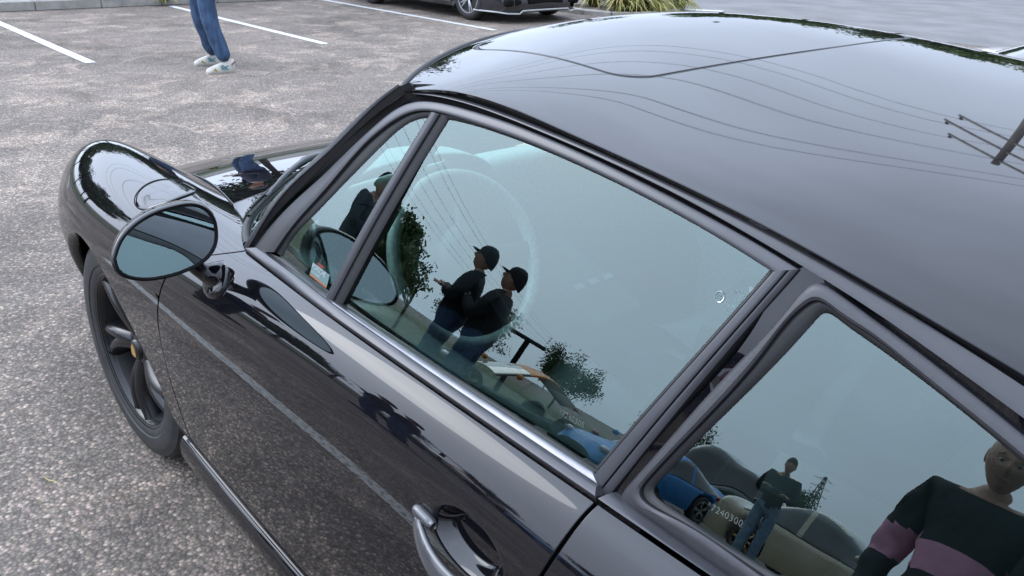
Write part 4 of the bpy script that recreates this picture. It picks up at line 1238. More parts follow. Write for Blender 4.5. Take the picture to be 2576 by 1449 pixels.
# planting bed with a curved kerb
M_BED = noisy(mat("bed_soil", (.13, .105, .08), .95), 8, .4, 8, .4, 60)
def bed_edge(s):       # outline of the bed, s 0..1 round its rounded end
    pts = [(11.6, -9.15), (8.2, -9.15), (7.25, -9.2), (6.94, -9.5), (6.88, -10.2), (6.98, -10.8), (7.4, -11.45), (8.4, -12.2), (11.6, -13.2)]
    return resample(pts, s)
be = bed_edge(60)
bd = mesh("planting_bed", [(x, y, .07) for x, y in be], [tuple(range(60))], M_BED); struct(bd, "soil of the planting bed beside the dark hatchback")
if bd.data.polygons[0].normal.z < 0: bd.data.flip_normals()
bk = empty("bed_kerb", (7.3, -10.4, 0)); struct(bk, "curved pale kerb round the planting bed")
ks = bed_edge(24)
for i in range(23):
    a, b_ = ks[i], ks[i+1]; c = (a+b_)/2; d = b_-a
    mb = MB().box((c[0]-7.3, c[1]+10.4, .03), (np.linalg.norm(d)-.012, .12, .10), Matrix.Rotation(math.atan2(d[1], d[0]), 3, 'Z'), .015)
    mb.build("kerbstone", M_CONC, bk)
mk_ = mesh("road_marking", [(7.35, -11.25, .0045), (6.72, -11.75, .0085), (6.80, -11.95, .0085), (7.45, -11.50, .0085)], [(0, 1, 2, 3)], M_LINE); struct(mk_, "white painted mark on the road by the planting bed")
if mk_.data.polygons[0].normal.z < 0: mk_.data.flip_normals()

# strappy ornamental grasses
M_LEAF = [noisy(mat("strap_leaf_%d" % i, c, .5), 3, .25) for i, c in enumerate(((.22, .22, .035), (.15, .18, .03), (.32, .27, .06), (.28, .20, .06)))]
def strap_plant(x, y, h, n_, label):
    rng = random.Random(int(x*1000+y*77))
    p = empty("strap_plant", (x, y, .07)); tag(p, label, "plant", "strappy grasses in the planting bed")
    for part in range(4):
        V = []; F = []
        for k in range(n_//4):
            a = rng.uniform(0, 2*math.pi); r0 = rng.uniform(0, .07); ln = h*rng.uniform(.6, 1.15); lean = rng.uniform(.2, 1.25)
            w = rng.uniform(.010, .017); base_ = Vector((r0*math.cos(a), r0*math.sin(a), 0)); d = Vector((math.cos(a), math.sin(a), 0)); sd_ = Vector((-math.sin(a), math.cos(a), 0))
            o = len(V)
            for s_ in np.linspace(0, 1, 6):
                c = base_ + d*(ln*.75*lean*s_**1.25) + Vector((0, 0, max(-.03, ln*(s_ - .95*lean*s_**2.2)*min(1, 1.5-.5*lean))))
                ww = w*(1-s_**2.2)+.0008
                V += [c - sd_*ww, c + sd_*ww + Vector((0, 0, .003))]
            F += [(o+2*i, o+2*i+1, o+2*i+3, o+2*i+2) for i in range(5)]
        mesh("leaves", V, F, M_LEAF[part], p)
pl_lab = ("yellow-green strappy grass clump nearest the dark hatchback bumper", "tall strappy grass clump second from the dark hatchback", "low strappy grass clump at the front corner of the bed",
          "strappy grass clump in the middle of the planting bed", "dense strappy grass clump right of the middle of the bed", "strappy grass clump at the right end of the bed", "short strappy grass clump by the curved kerb end",
          "strappy grass clump at the back of the bed behind the hatchback", "strappy grass clump at the back middle of the bed", "strappy grass clump at the back right of the bed")
for i, (x, y, h) in enumerate(((7.75, -9.62, .50), (7.70, -9.98, .62), (7.55, -10.28, .42), (7.80, -10.42, .58), (7.72, -10.80, .60), (7.95, -11.25, .55), (7.62, -11.08, .36), (8.5, -9.8, .6), (8.6, -10.6, .62), (8.7, -11.5, .55))):
    strap_plant(x - .52, y + .05, h*1.15, 240, pl_lab[i])

strap_plant(11.48, -3.72, .22, 60, "small yellow-green weed tuft growing against the far kerb")

# ================================================================== other cars
def simple_car(name, label, loc, rz, body, L_=4.2, Wd=1.75, H=1.42, belt=.88, hoodz=.86, tailz=.95, wb=2.6, cab=(-1.7, .85), rim=(.35, .35, .36), spokes=5, wr=.31, glassm=None, roofm=None, hatch=False, group=None):
    """road car lofted from cross-sections: x forward, origin on the ground at mid-length"""
    root = empty(name, loc, rz); tag(root, label, "car", group)
    hl = L_/2; fx, rx = wb/2 + .05, -wb/2 + .05
    xs = np.linspace(hl, -hl, 110)
    ztop = cub([-hl, -hl+.12, -hl+.5, cab[0], 0, cab[1], hl-.5, hl-.15, hl], [tailz-.28, tailz-.06, tailz, tailz+.01, (tailz+hoodz)/2+.03, hoodz+.03, hoodz-.08, hoodz-.18, hoodz-.34])
    hw = cub([-hl, -hl+.15, -hl+.6, 0, hl-.7, hl-.2, hl], [Wd*.38, Wd*.45, Wd*.495, Wd*.5, Wd*.495, Wd*.44, Wd*.35])
    rows = []; m = 30
    for x in xs:
        w = float(hw(x)); zt = float(ztop(x)); zb = .17 + .06*max(0, abs(x)-hl+.4)
        for k in range(m):
            a = k/(m-1)*2 - 1                      # left sill -> over the top -> right sill
            t = abs(a)
            if t > .42:                            # side
                s_ = (t-.42)/.58; z = zt - .10 - (zt-.10-zb)*s_; y = w*(1 - .05*(1-s_)**3 - .05*s_**4)
            else:
                s_ = t/.42; z = zt - .10*s_**3.0; y = w*.95*s_
                if s_ > .999: z = zt-.10
            y = y*math.copysign(1, a) if a else 0
            for wx in (fx, rx):
                if math.hypot(x-wx, z-wr) < wr+.055 and t > .42: y *= .80
            rows.append((x, y, z))
    bo = mesh("body", rows, gridfaces(110, m), body, root)
    c0 = len(xs)
    # greenhouse
    gx = np.linspace(cab[1]+.15, cab[0]-.10, 26); grow_ = []
    zg = cub([cab[0]-.1, cab[0]+.25 if hatch else cab[0]+.55, -.35, cab[1]-.55, cab[1]+.15], [tailz-.02, H-.06 if hatch else H-.14, H, H-.10, hoodz])
    for x in gx:
        wb_ = float(hw(x))*.93; z1 = float(zg(x)); z0 = float(ztop(x))-.09
        for k in range(17):
            a = k/8 - 1; t = abs(a)
            if t > .5: s_ = (t-.5)/.5; z = z1-.06 - (z1-.06-z0)*s_; y = wb_*(.80 + .20*s_)
            else: s_ = t/.5; z = z1 - .06*s_**2.5; y = wb_*.80*s_
            if z < z0: z = z0
            grow_.append((x, math.copysign(y, a), z))
    F = gridfaces(26, 17); fm = []
    for f in F:
        i, k = divmod(f[0], 17); a = abs((k+.5)/8 - 1)
        side = a > .54
        glassy = (side and i not in (0, 13, 24) and a < .95) or (not side and (i < 7 or i > 18) and .02 < a < .47 and i not in (0, 24)) or (not side and (i < 7 or i > 18) and a < .47)
        fm.append(1 if glassy else 0)
    gh = mesh("greenhouse", grow_, F, None, root, True, [roofm or body, glassm or M_CARGLASS], fm)
    M_R = mat("rim_" + name, rim, .25, .7)
    for wx in (fx, rx):
        for sy in (1, -1):
            T = Matrix.Translation((wx, sy*(Wd/2-.11), wr)) @ Matrix.Rotation(R(-90)*sy, 4, 'X')
            ro = wr*.70
            ty = MB().lathe([(ro, -.09), (ro+.03, -.10), (wr-.015, -.09), (wr, -.06), (wr, .06), (wr-.015, .09), (ro+.03, .098), (ro, .09)], 40, T)
            wo = ty.build("wheel", M_TYRE, root, True)
            rm = MB().lathe([(ro, .092), (ro-.012, .085), (ro-.02, .03), (.03, .02)], 40, T)
            rm.lathe([(.001, .07), (.035, .068), (.05, .05)], 16, T)
            rm.build("rim", M_RUBBER, wo, True)
            sp = MB()
            for k in range(spokes):
                for q in ((-.13, .13) if spokes == 5 else (0,)):
                    a = 2*math.pi*k/spokes + q
                    sp.box(T @ Vector(((ro*.5+.01)*math.cos(a), (ro*.5+.01)*math.sin(a), .075)), (ro*.98, .022 if spokes == 5 else .05, .018), (T.to_3x3() @ Matrix.Rotation(a, 3, 'Z')), .004)
            sp.lathe([(ro+.004, .088), (ro+.002, .096), (ro-.010, .092)], 40, T)
            sp.build("spokes", M_R, wo, True)
    # arches and underside in shade
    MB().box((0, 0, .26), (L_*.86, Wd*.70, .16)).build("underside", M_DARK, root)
    # lamps, bumpers, mirrors
    for sy in (1, -1):
        v, f = sphere_pts((hl-.20, sy*Wd*.36, hoodz-.20), (.10, .13, .07)); mesh("headlamp", v, f, M_LAMP, root)
        v, f = sphere_pts((-hl+.10, sy*Wd*.36, tailz-.20), (.06, .14, .06)); mesh("tail_lamp", v, f, M_TAIL, root)
        v, f = sphere_pts((cab[1]-.12, sy*(Wd/2+.06), belt+.09), (.06, .09, .06)); mesh("mirror", v, f, body, root)
    return root
M_CARGLASS = mat("car_glass_dark", (.012, .016, .017), .03, 0, 1.5, 1.0)
M_LAMP = mat("lamp_glass", (.45, .46, .47), .08, .4)
M_TAIL = mat("red_lamp", (.30, .02, .02), .15)
M_BLACKCAR = mat("black_car_paint", (.010, .011, .013), .15, 0, 1.5, 1.0)
M_BLUECAR = mat("blue_car_paint", (.03, .20, .50), .35)
M_ORANGE = mat("orange_car_paint", (.62, .20, .02), .4)
M_BEIGE = mat("beige_car_paint", (.42, .36, .25), .25, 0, 1.5, 1.0)
M_WHITECAR = mat("white_car_paint", (.75, .75, .74), .2, 0, 1.5, 1.0)
M_VANGREEN = mat("green_van_paint", (.03, .055, .045), .3, 0, 1.5, 1.0)

hb = simple_car("hatchback", "black hatchback parked nose-out beside the planting bed, its bumper edged in white", (9.22, -7.72, 0), math.pi, M_BLACKCAR, 4.26, 1.79, 1.46, .92, .90, 1.0, 2.63, (-1.75, .80), (.55, .55, .57), 5, .325, hatch=True)
# front apron, white splitter edge, grille, brake caliper
hx = 4.26/2
pts = []
for y, x, z in ((.885, hx-.62, .165), (.86, hx-.42, .165), (.80, hx-.20, .165), (.70, hx-.06, .150), (.52, hx+.005, .145), (.47, hx+.012, .185), (.2, hx+.035, .19), (-.2, hx+.035, .19), (-.47, hx+.012, .185), (-.52, hx+.005, .145), (-.70, hx-.06, .150), (-.80, hx-.20, .165), (-.86, hx-.42, .165), (-.885, hx-.62, .165)):
    pts.append((x, y, z))
sp = MB()
pp = np.array(pts)
for i in range(len(pp)-1):
    a, b_ = pp[i], pp[i+1]
    sp.tube([tuple(a), tuple(b_)], .011, 6)
sp.build("splitter_edge", M_LINE, hb)
rows = []
for p in resample(pts, 50):
    for dx, dz in ((-.015, .0), (-.004, .06), (.0, .14), (-.02, .26), (-.06, .40)):
        rows.append((p[0]+dx - .02, p[1]*(1-.0*dz), .16 + dz))
mesh("front_apron", rows, gridfaces(50, 5), M_BLACKCAR, hb)
for sy in (1, -1):
    MB().box((hx-.07, sy*.60, .30), (.12, .30, .11), None, .03).build("air_intake", M_DARK, hb)
MB().box((hx-.02, 0, .33), (.10, .74, .13), None, .03).build("grille", M_DARK, hb)
MB().box((2.63/2+.05-.13, -.80, .36), (.07, .05, .14), None, .02).build("brake_caliper", mat("red_caliper", (.5, .02, .02), .4), hb)
simple_car("white_coupe", "white car parked beyond the rear of the black car, mostly hidden by its roof", (-1.75, -3.05, 0), 0.0, M_WHITECAR, 4.3, 1.78, 1.30, .90, .94, .95, 2.4, (-1.9, .85), (.5, .5, .5), 5, .32)
simple_car("orange_coupe", "low orange sports car mirrored in the driver's window", (7.2, 10.4, 0), R(-70), M_ORANGE, 4.0, 1.66, 1.18, .78, .72, .84, 2.35, (-1.5, .55), (.3, .3, .3), 5, .30, group="cars mirrored in the side windows")
simple_car("blue_coupe", "bright blue low sports car mirrored beside the window pillar", (4.7, 12.3, 0), R(-75), M_BLUECAR, 3.9, 1.62, 1.15, .78, .70, .84, 2.3, (-1.5, .55), (.4, .4, .4), 5, .30, group="cars mirrored in the side windows")
simple_car("beige_saloon", "beige classic saloon with chrome bumper mirrored in the rear side window", (.75, 12.2, 0), R(188), M_BEIGE, 4.3, 1.68, 1.42, .90, .88, .92, 2.5, (-1.4, .75), (.40, .28, .12), 8, .32, group="cars mirrored in the side windows")
simple_car("green_estate", "dark green estate car mirrored at the left of the rear side window", (4.6, 17.5, 0), R(190), M_VANGREEN, 4.5, 1.75, 1.75, 1.0, 1.02, 1.3, 2.6, (-2.0, .9), (.3, .3, .3), 5, .34, hatch=True, group="cars mirrored in the side windows")

# ================================================================== people
def person(name, label, loc, rz, J, cols, cap=None, shoes=None, hair=(.03, .025, .02), stripe=None, group=None, scale=1.0, hands=True, turn=(0, 0)):
    """J: joint offsets in body axes (x forward, y left); one skinned body, head and clothes on it"""
    root = empty(name, loc, rz); root.scale = (scale,)*3
    tag(root, label, "person", group)
    j = dict(pelvis=(0,0,.95), waist=(0,0,1.08), chest=(.01,0,1.28), neck=(.0,0,1.455), head=(.025,0,1.535),
             hipL=(0,.095,.92), kneeL=(.03,.10,.50), ankL=(-.01,.105,.09), toeL=(.13,.12,.045),
             shL=(-.01,.18,1.40), elL=(-.03,.25,1.12), wrL=(.06,.24,.89))
    for k in list(j):
        if k.endswith('L'): j[k[:-1]+'R'] = (j[k][0], -j[k][1], j[k][2])
    j.update(J or {})
    rad = dict(pelvis=.160, waist=.158, chest=.172, neck=.064, head=.058, hip=.108, knee=.084, ank=.070, toe=.05, sh=.094, el=.070, wr=.048)
    E_ = [('pelvis','waist','jacket'),('waist','chest','jacket'),('chest','neck','jacket'),('neck','head','skin')]
    for s_ in 'LR':
        E_ += [('pelvis','hip'+s_,'trousers'),('hip'+s_,'knee'+s_,'trousers'),('knee'+s_,'ank'+s_,'trousers'),('chest','sh'+s_,'jacket'),('sh'+s_,'el'+s_,'jacket'),('el'+s_,'wr'+s_,'jacket')]
    names = sorted(set(sum([[a, b_] for a, b_, _ in E_], [])), key=lambda k: (k != 'pelvis', k))
    me = bpy.data.meshes.new("body"); me.from_pydata([j[k] for k in names], [(names.index(a), names.index(b_)) for a, b_, _ in E_], [])
    ob = bpy.data.objects.new("tmpbody", me); COL.objects.link(ob)
    sk = ob.modifiers.new("skin", 'SKIN'); sub = ob.modifiers.new("sub", 'SUBSURF'); sub.levels = sub.render_levels = 3 if stripe else 2
    for i, k in enumerate(names):
        base_ = k[:-1] if k[-1] in 'LR' else k
        r_ = rad[base_]; ry = r_*(1.18 if base_ in ('pelvis', 'waist', 'chest') else 1.0)
        me.skin_vertices[0].data[i].radius = (ry, r_*(.82 if base_ in ('waist', 'chest', 'pelvis') else 1.0))
        me.skin_vertices[0].data[i].use_root = (k == 'pelvis')
    bpy.context.view_layer.update()
    ev = bpy.data.meshes.new_from_object(ob.evaluated_get(bpy.context.evaluated_depsgraph_get()))
    V = [v.co.copy() for v in ev.vertices]; F = [tuple(p.vertices) for p in ev.polygons]
    bpy.data.objects.remove(ob); bpy.data.meshes.remove(ev)
    mats = [cols['jacket'], cols['trousers'], M_SKIN] + ([stripe[2]] if stripe else [])
    fm = []
    for f in F:
        c = sum((V[i] for i in f), Vector())/len(f); best = (9, 0)
        for a, b_, kind in E_:
            A, B = Vector(j[a]), Vector(j[b_]); t = max(0, min(1, (c-A).dot(B-A)/max(1e-6, (B-A).length_squared)))
            d = (c-(A+(B-A)*t)).length
            if d < best[0]: best = (d, {'jacket': 0, 'trousers': 1, 'skin': 2}[kind])
        k = best[1]
        if stripe and k == 0 and stripe[0] < c.z < stripe[1]: k = 3
        if k == 0 and c.z < .88 and abs(c.y) < .15: k = 1
        fm.append(k)
    # cloth folds
    for i, v in enumerate(V):
        nn = noise.noise(Vector((v.x*7, v.y*7, v.z*14)))*.013 + noise.noise(v*26)*.006
        V[i] = v + Vector((nn, nn*.6, 0))
    # head on the neck: skull, jaw, nose, ears
    h = Vector(j['head']) + Vector((.015, 0, .085))
    HR = Matrix.Rotation(turn[1], 3, 'Z') @ Matrix.Rotation(turn[0], 3, 'Y'); hc = h - Vector((.02, 0, .09))
    def hp(p): return hc + HR @ (Vector(p) - hc)
    nu, nv = 40, 48; o = len(V)
    def bump_(y, z, y0, z0, sy, sz): return math.exp(-((y-y0)/sy)**2 - ((z-z0)/sz)**2)
    headm = []
    for a in range(nu+1):
        th = math.pi*a/nu
        for b_ in range(nv):
            ph = 2*math.pi*b_/nv
            x, y, z = math.sin(th)*math.cos(ph), math.sin(th)*math.sin(ph), math.cos(th)
            px, py, pz = .098*x, .078*y, .124*z
            if z < -.1: py *= 1 - .28*(-z-.1); px *= 1 - (.06*(-z-.1) if x > 0 else .42*(-z-.1))
            if x > 0:
                f_ = x
                px += f_*(.026*bump_(y, z, 0, -.14, .13, .14) + .014*bump_(y, z, 0, .02, .09, .16)          # nose
                          + .007*(bump_(y, z, .33, .17, .26, .07) + bump_(y, z, -.33, .17, .26, .07))        # brows
                          - .012*(bump_(y, z, .36, .04, .17, .09) + bump_(y, z, -.36, .04, .17, .09))        # sockets
                          + .006*bump_(y, z, 0, -.42, .22, .05) - .006*bump_(y, z, 0, -.47, .30, .025) + .006*bump_(y, z, 0, -.53, .20, .05)   # lips
                          + .010*bump_(y, z, 0, -.74, .25, .14)                                              # chin
                          + .005*(bump_(y, z, .5, -.12, .2, .15) + bump_(y, z, -.5, -.12, .2, .15)))         # cheeks
            V.append(hp(h + Vector((px, py, pz))))
    HF = gridfaces(nu+1, nv, o, False, True)
    F += HF; fm += [2]*len(HF)
    # ears join the same skin
    for sy in (1, -1):
        v, f = sphere_pts((h.x-.010, h.y+sy*.076, h.z-.004), (.018, .007, .030), 8, 10)
        o2 = len(V); V += [hp(p) for p in v]; F += [tuple(i+o2 for i in q) for q in f]; fm += [2]*len(f)
    bo = mesh("body", V, F, None, root, True, mats, fm)
    for sy in (1, -1):
        v, f = sphere_pts((h.x+.0805, h.y+sy*.0285, h.z+.006), (.008, .014, .0075), 8, 10); mesh("eye", [hp(p) for p in v], f, M_EYEW, root)
        v, f = sphere_pts((h.x+.0875, h.y+sy*.0285, h.z+.004), (.003, .0055, .0060), 6, 8); mesh("iris", [hp(p) for p in v], f, M_EYEB, root)
        MB().tube([hp(q_) for q_ in ((h.x+.0885, h.y+sy*.012, h.z+.024), (h.x+.0885, h.y+sy*.030, h.z+.029), (h.x+.078, h.y+sy*.046, h.z+.022))], [.0045, .0045, .002], 6).build("eyebrow", M_BROW, root, True)
    MB().tube([hp(q_) for q_ in ((h.x+.083, h.y-.026, h.z-.060), (h.x+.0935, h.y, h.z-.0585), (h.x+.083, h.y+.026, h.z-.060))], [.002, .0042, .002], 6).build("mouth", M_LIP, root, True)
    # hair cap
    hv = []; hf = []; nv = 28
    for a in range(9):
        th = (math.pi*.52)*a/8
        for b_ in range(nv):
            ph = 2*math.pi*b_/nv; x, y, z = math.sin(th)*math.cos(ph), math.sin(th)*math.sin(ph), math.cos(th)
            drop = -.05*max(0, -x)*(a/8)
            up = .05*max(0, x)*(a/8)
            hv.append(h + Vector((.104*x - .004, .082*y, .128*z + drop + up)))
    if hair: mesh("hair", [hp(p) for p in hv], gridfaces(9, nv, 0, False, True), mat("hair_" + name, hair, .6), root)
    if cap:
        cv = [p*1 for p in hv]
        cv = [h + (p-h)*1.05 + Vector((0, 0, .008)) for p in hv]
        co = mesh("cap", [hp(p) for p in cv], gridfaces(9, nv, 0, False, True), cap, root)
        bv = []
        for a in np.linspace(-1.0, 1.0, 11):
            for r_, dz in ((.095, .035), (.16, .022), (.185, .012)):
                bv.append(h + Vector((r_*math.cos(a*.9)*(1 if r_ < .1 else 1.0), .085*math.sin(a*1.2)*(1.05), dz + .012*(1-abs(a)))))
        mesh("peak", [hp(p) for p in bv], gridfaces(11, 3), cap, co)
    # shoes
    for s_ in 'LR':
        an, to = Vector(j['ank'+s_]), Vector(j['toe'+s_])
        d = Vector((to.x-an.x, to.y-an.y, 0)).normalized(); w = Vector((-d.y, d.x, 0)); ln = .275
        heel = Vector((an.x, an.y, 0)) - d*.075; zb = min(0, an.z-.09) if an.z < .09 else an.z-.09
        rows = []; ns = 15
        for i, t in enumerate(np.linspace(0, 1, ns)):
            wd = .034 + .014*math.sin(math.pi*min(1, t*1.08)**.8) + (.006 if .55 < t < .85 else 0)
            wd *= (1 if .04 < t < .96 else .72)
            top = .085*(1-t)**.8 + .042 if t > .28 else .118 - .01*(t/.28)
            if t > .93: top = .040
            for q, zz in ((-.9, .0), (-1.0, .012), (-1.0, .028), (-.88, top*.62), (-.5, top*.95), (0, top), (.5, top*.95), (.88, top*.62), (1.0, .028), (1.0, .012), (.9, .0)):
                rows.append(heel + d*(ln*t) + w*(wd*q) + Vector((0, 0, zb + zz)))
        so = mesh("shoe", rows, gridfaces(ns, 11) + [tuple(range(11)), tuple(range((ns-1)*11, ns*11))[::-1]], shoes or M_SHOED, root)
        if shoes is M_SHOEW:
            for side in (-1, 1):
                # crossed teal stripes, ochre toe guard and maroon heel tab
                for t0, z0, t1, z1, mm, wdt in ((.30, .030, .52, .082, M_TEAL, .008), (.40, .030, .58, .074, M_TEAL, .008), (.30, .070, .60, .034, M_TEAL, .008), (.70, .030, .80, .050, M_OCHRE, .016), (.03, .100, .16, .075, M_MAROON, .012)):
                    a = heel + d*(ln*t0) + w*(side*.0475) + Vector((0, 0, zb+z0)); b2 = heel + d*(ln*t1) + w*(side*(.0455)) + Vector((0, 0, zb+z1))
                    MB().tube([a, (a+b2)/2 + w*side*.003, b2], wdt*.5, 6).build("shoe_stripe", mm, so, True)
    if hands:
        for s_ in 'LR':
            wr_, el = Vector(j['wr'+s_]), Vector(j['el'+s_]); d = (wr_-el).normalized()
            sd_ = d.cross(Vector((0, 0, 1))); sd_ = sd_.normalized() if sd_.length > .1 else Vector((0, 1, 0)); nn = sd_.cross(d)
            hb_ = MB()
            v, f = sphere_pts((0, 0, 0), (1, 1, 1), 8, 10)
            hb_.add([wr_ + d*(.05 + .055*p[0]) + sd_*(.040*p[1]) + nn*(.016*p[2]) for p in v], f)
            for k, (off, ln) in enumerate(((-.030, .062), (-.010, .075), (.010, .070), (.029, .056))):
                b0 = wr_ + d*.092 + sd_*off; hb_.tube([b0, b0 + d*ln*.5 - nn*.010, b0 + d*ln*.85 - nn*.028], [.009, .0085, .007], 7)
            b0 = wr_ + d*.045 - sd_*.036; hb_.tube([b0, b0 + d*.025 - sd_*.022, b0 + d*.055 - sd_*.026], [.011, .010, .008], 7)
            hb_.build("hand", M_SKIN, root, True)
    return root
M_SKIN = noisy(mat("skin", (.42, .23, .16), .5), 20, .1)
M_EYEW = mat("eye_white", (.55, .52, .50), .3)
M_EYEB = mat("iris_brown", (.03, .02, .015), .2)
M_BROW = mat("eyebrow_hair", (.05, .04, .03), .8)
M_LIP = mat("lip", (.30, .11, .09), .5)
M_JEANS = noisy(mat("dark_denim", (.034, .070, .140), .8), 26, .45, 8, .3, 160, stretch=(1, 1, .35))
M_JEANSL = noisy(mat("pale_denim", (.16, .24, .33), .8), 18, .3, 8, .2, 120)
M_BLACKCL = noisy(mat("black_cloth", (.008, .009, .012), .85), 20, .3)
M_NAVY = noisy(mat("navy_cloth", (.010, .014, .030), .85), 20, .3)
M_PINK = noisy(mat("pink_stripe", (.62, .28, .40), .8), 20, .1)
M_SHOEW = noisy(mat("white_leather", (.46, .44, .39), .5), 30, .08)
M_SHOED = mat("dark_shoe", (.02, .02, .022), .5)
M_TEAL = mat("teal_stripe", (.02, .22, .25), .5)
M_OCHRE = mat("ochre_suede", (.52, .36, .10), .7)
M_MAROON = mat("maroon_tab", (.16, .03, .04), .6)
M_GREYT = noisy(mat("grey_trousers", (.05, .052, .055), .85), 20, .2)
walk = dict(pelvis=(.02, 0, .93), waist=(.02, 0, 1.06), chest=(.03, 0, 1.27), neck=(.04, 0, 1.45), head=(.07, 0, 1.55),
            hipL=(.03, .09, .90), kneeL=(.055, .15, .49), ankL=(-.03, .245, .09), toeL=(.10, .25, .045),
            hipR=(.02, -.09, .90), kneeR=(.02, -.14, .48), ankR=(-.12, -.235, .09), toeR=(.01, -.24, .045),
            shL=(.03, .18, 1.39), shR=(.03, -.18, 1.39), elL=(.0, .24, 1.12), elR=(.0, -.24, 1.12), wrL=(.18, .16, 1.0), wrR=(.18, -.16, 1.0))
person("person", "person in dark blue jeans and white sneakers with teal stripes, cut off at the knees", (5.83, -2.00, 0), R(90), walk, dict(jacket=M_NAVY, trousers=M_JEANS), None, M_SHOEW)
fold = dict(elL=(.06, .25, 1.15), elR=(.06, -.25, 1.15), wrL=(.20, -.06, 1.19), wrR=(.21, .06, 1.22))
hold = dict(elL=(.10, .22, 1.14), elR=(.10, -.22, 1.14), wrL=(.27, .10, 1.27), wrR=(.27, -.10, 1.27))
BY = "bystanders mirrored in the car's glass and paint"
person("person", "man in a black jacket and peaked cap mirrored left of the steering wheel", (3.02, 4.50, 0), R(-42), fold, dict(jacket=M_BLACKCL, trousers=M_JEANS), M_BLACKCL, group=BY, scale=1.07, turn=(R(-8), R(10)))
person("person", "bearded man in a dark top and cap mirrored right of the first capped man", (2.60, 4.55, 0), R(-28), hold, dict(jacket=M_BLACKCL, trousers=M_JEANS), M_BLACKCL, group=BY, scale=1.03, turn=(R(-14), R(-5)))
person("person", "man in a black cap mirrored at the top of the small front window", (3.75, 3.35, 0), R(150), fold, dict(jacket=M_NAVY, trousers=M_GREYT), M_BLACKCL, group=BY, scale=1.06)
person("person", "person in black jacket and pale jeans with folded arms mirrored in the rear side window", (1.35, 9.9, 0), R(-105), fold, dict(jacket=M_BLACKCL, trousers=M_JEANSL), None, group=BY, scale=1.06)
person("person", "man in a black jacket with a broad pink stripe mirrored at the right edge", (-1.83, 2.72, 0), R(-85), None, dict(jacket=M_BLACKCL, trousers=M_GREYT), None, hair=None, stripe=(1.10, 1.23, M_PINK), group=BY, scale=.92, turn=(R(14), R(-12)))
person("person", "person in a plain black jacket beside the man with the pink stripe", (-2.25, 2.55, 0), R(-80), None, dict(jacket=M_BLACKCL, trousers=M_GREYT), None, group=BY, scale=.97)

# ================================================================== trees, pole, pylon
M_BARK = noisy(mat("bark", (.10, .075, .055), .9), 12, .4, 8, .4, 60, stretch=(1, 1, .3))
M_FOL = [noisy(mat("foliage_%d" % i, c, .55), 1.5, .35) for i, c in enumerate(((.075, .125, .03), (.045, .075, .022), (.11, .15, .045)))]
def tree_proto(h, cr, nleaf, seed, sparse=False, mi=0):
    rng = random.Random(seed)
    root = empty("tree", (0, 0, 0))
    tr = MB(); tips = []
    th = h*.42
    tr.tube([(0, 0, -.1), (.04, .02, th*.5), (.0, .05, th), (.05, 0, h*.72)], [h*.026, h*.021, h*.017, h*.006], 9)
    for k in range(16 if sparse else 11):
        z0 = th*rng.uniform(.75, 1.6); a = rng.uniform(0, 6.28); ln = cr*rng.uniform(.6, 1.05)
        p0 = Vector((0, 0, z0)); p1 = p0 + Vector((math.cos(a)*ln*.5, math.sin(a)*ln*.5, ln*.35)); p2 = p0 + Vector((math.cos(a)*ln, math.sin(a)*ln, ln*rng.uniform(.4, .9)))
        tr.tube([p0, p1, p2], [h*.009, h*.006, h*.002], 6)
        tips += [p1, p2]
        for q in range(3):
            b2 = a + rng.uniform(-.9, .9); l2 = ln*rng.uniform(.3, .5); p3 = p1 + Vector((math.cos(b2)*l2, math.sin(b2)*l2, l2*rng.uniform(.2, 1.0)))
            tr.tube([p1, p3], [h*.004, h*.0012], 5); tips.append(p3)
    tr.build("trunk", M_BARK, root, True)
    V = []; F = []; fm = []
    cz = h*.68
    clumps = tips + [Vector((max(-cr*.8, min(cr*.8, rng.gauss(0, cr*.42))), max(-cr*.8, min(cr*.8, rng.gauss(0, cr*.42))), cz + max(-h*.2, min(h*.2, rng.gauss(0, h*.13))))) for _ in range(0 if sparse else 34)]
    for k in range(nleaf):
        c = rng.choice(clumps); s_ = cr*(.10 if sparse else .135)
        p = c + Vector((rng.gauss(0, s_), rng.gauss(0, s_), rng.gauss(0, s_*.8)))
        n1 = Vector((rng.gauss(0, 1), rng.gauss(0, 1), rng.gauss(0, .6)+.6)).normalized(); t1 = n1.orthogonal().normalized(); t2 = n1.cross(t1); sz = h*rng.uniform(.014, .030)
        o = len(V); V += [p - t1*sz, p - t2*sz*.5, p + t1*sz, p + t2*sz*.5]; F.append((o, o+1, o+2, o+3)); fm.append(rng.choice((0, 0, 1, 2)))
    mesh("crown", V, F, None, root, False, [M_FOL[mi], M_FOL[1], M_FOL[2]], fm)
    return root
def copy_tree(o, loc, rz, sc):
    c = o.copy(); COL.objects.link(c); c.location = loc; c.rotation_euler = (0, 0, rz); c.scale = (sc,)*3
    for ch in o.children:
        d = ch.copy(); COL.objects.link(d); d.parent = c
    return c
prot = [tree_proto(6.0, 2.0, 15000, 1), tree_proto(5.0, 1.9, 1400, 2, True), tree_proto(4.2, 2.4, 9000, 3, False, 1)]
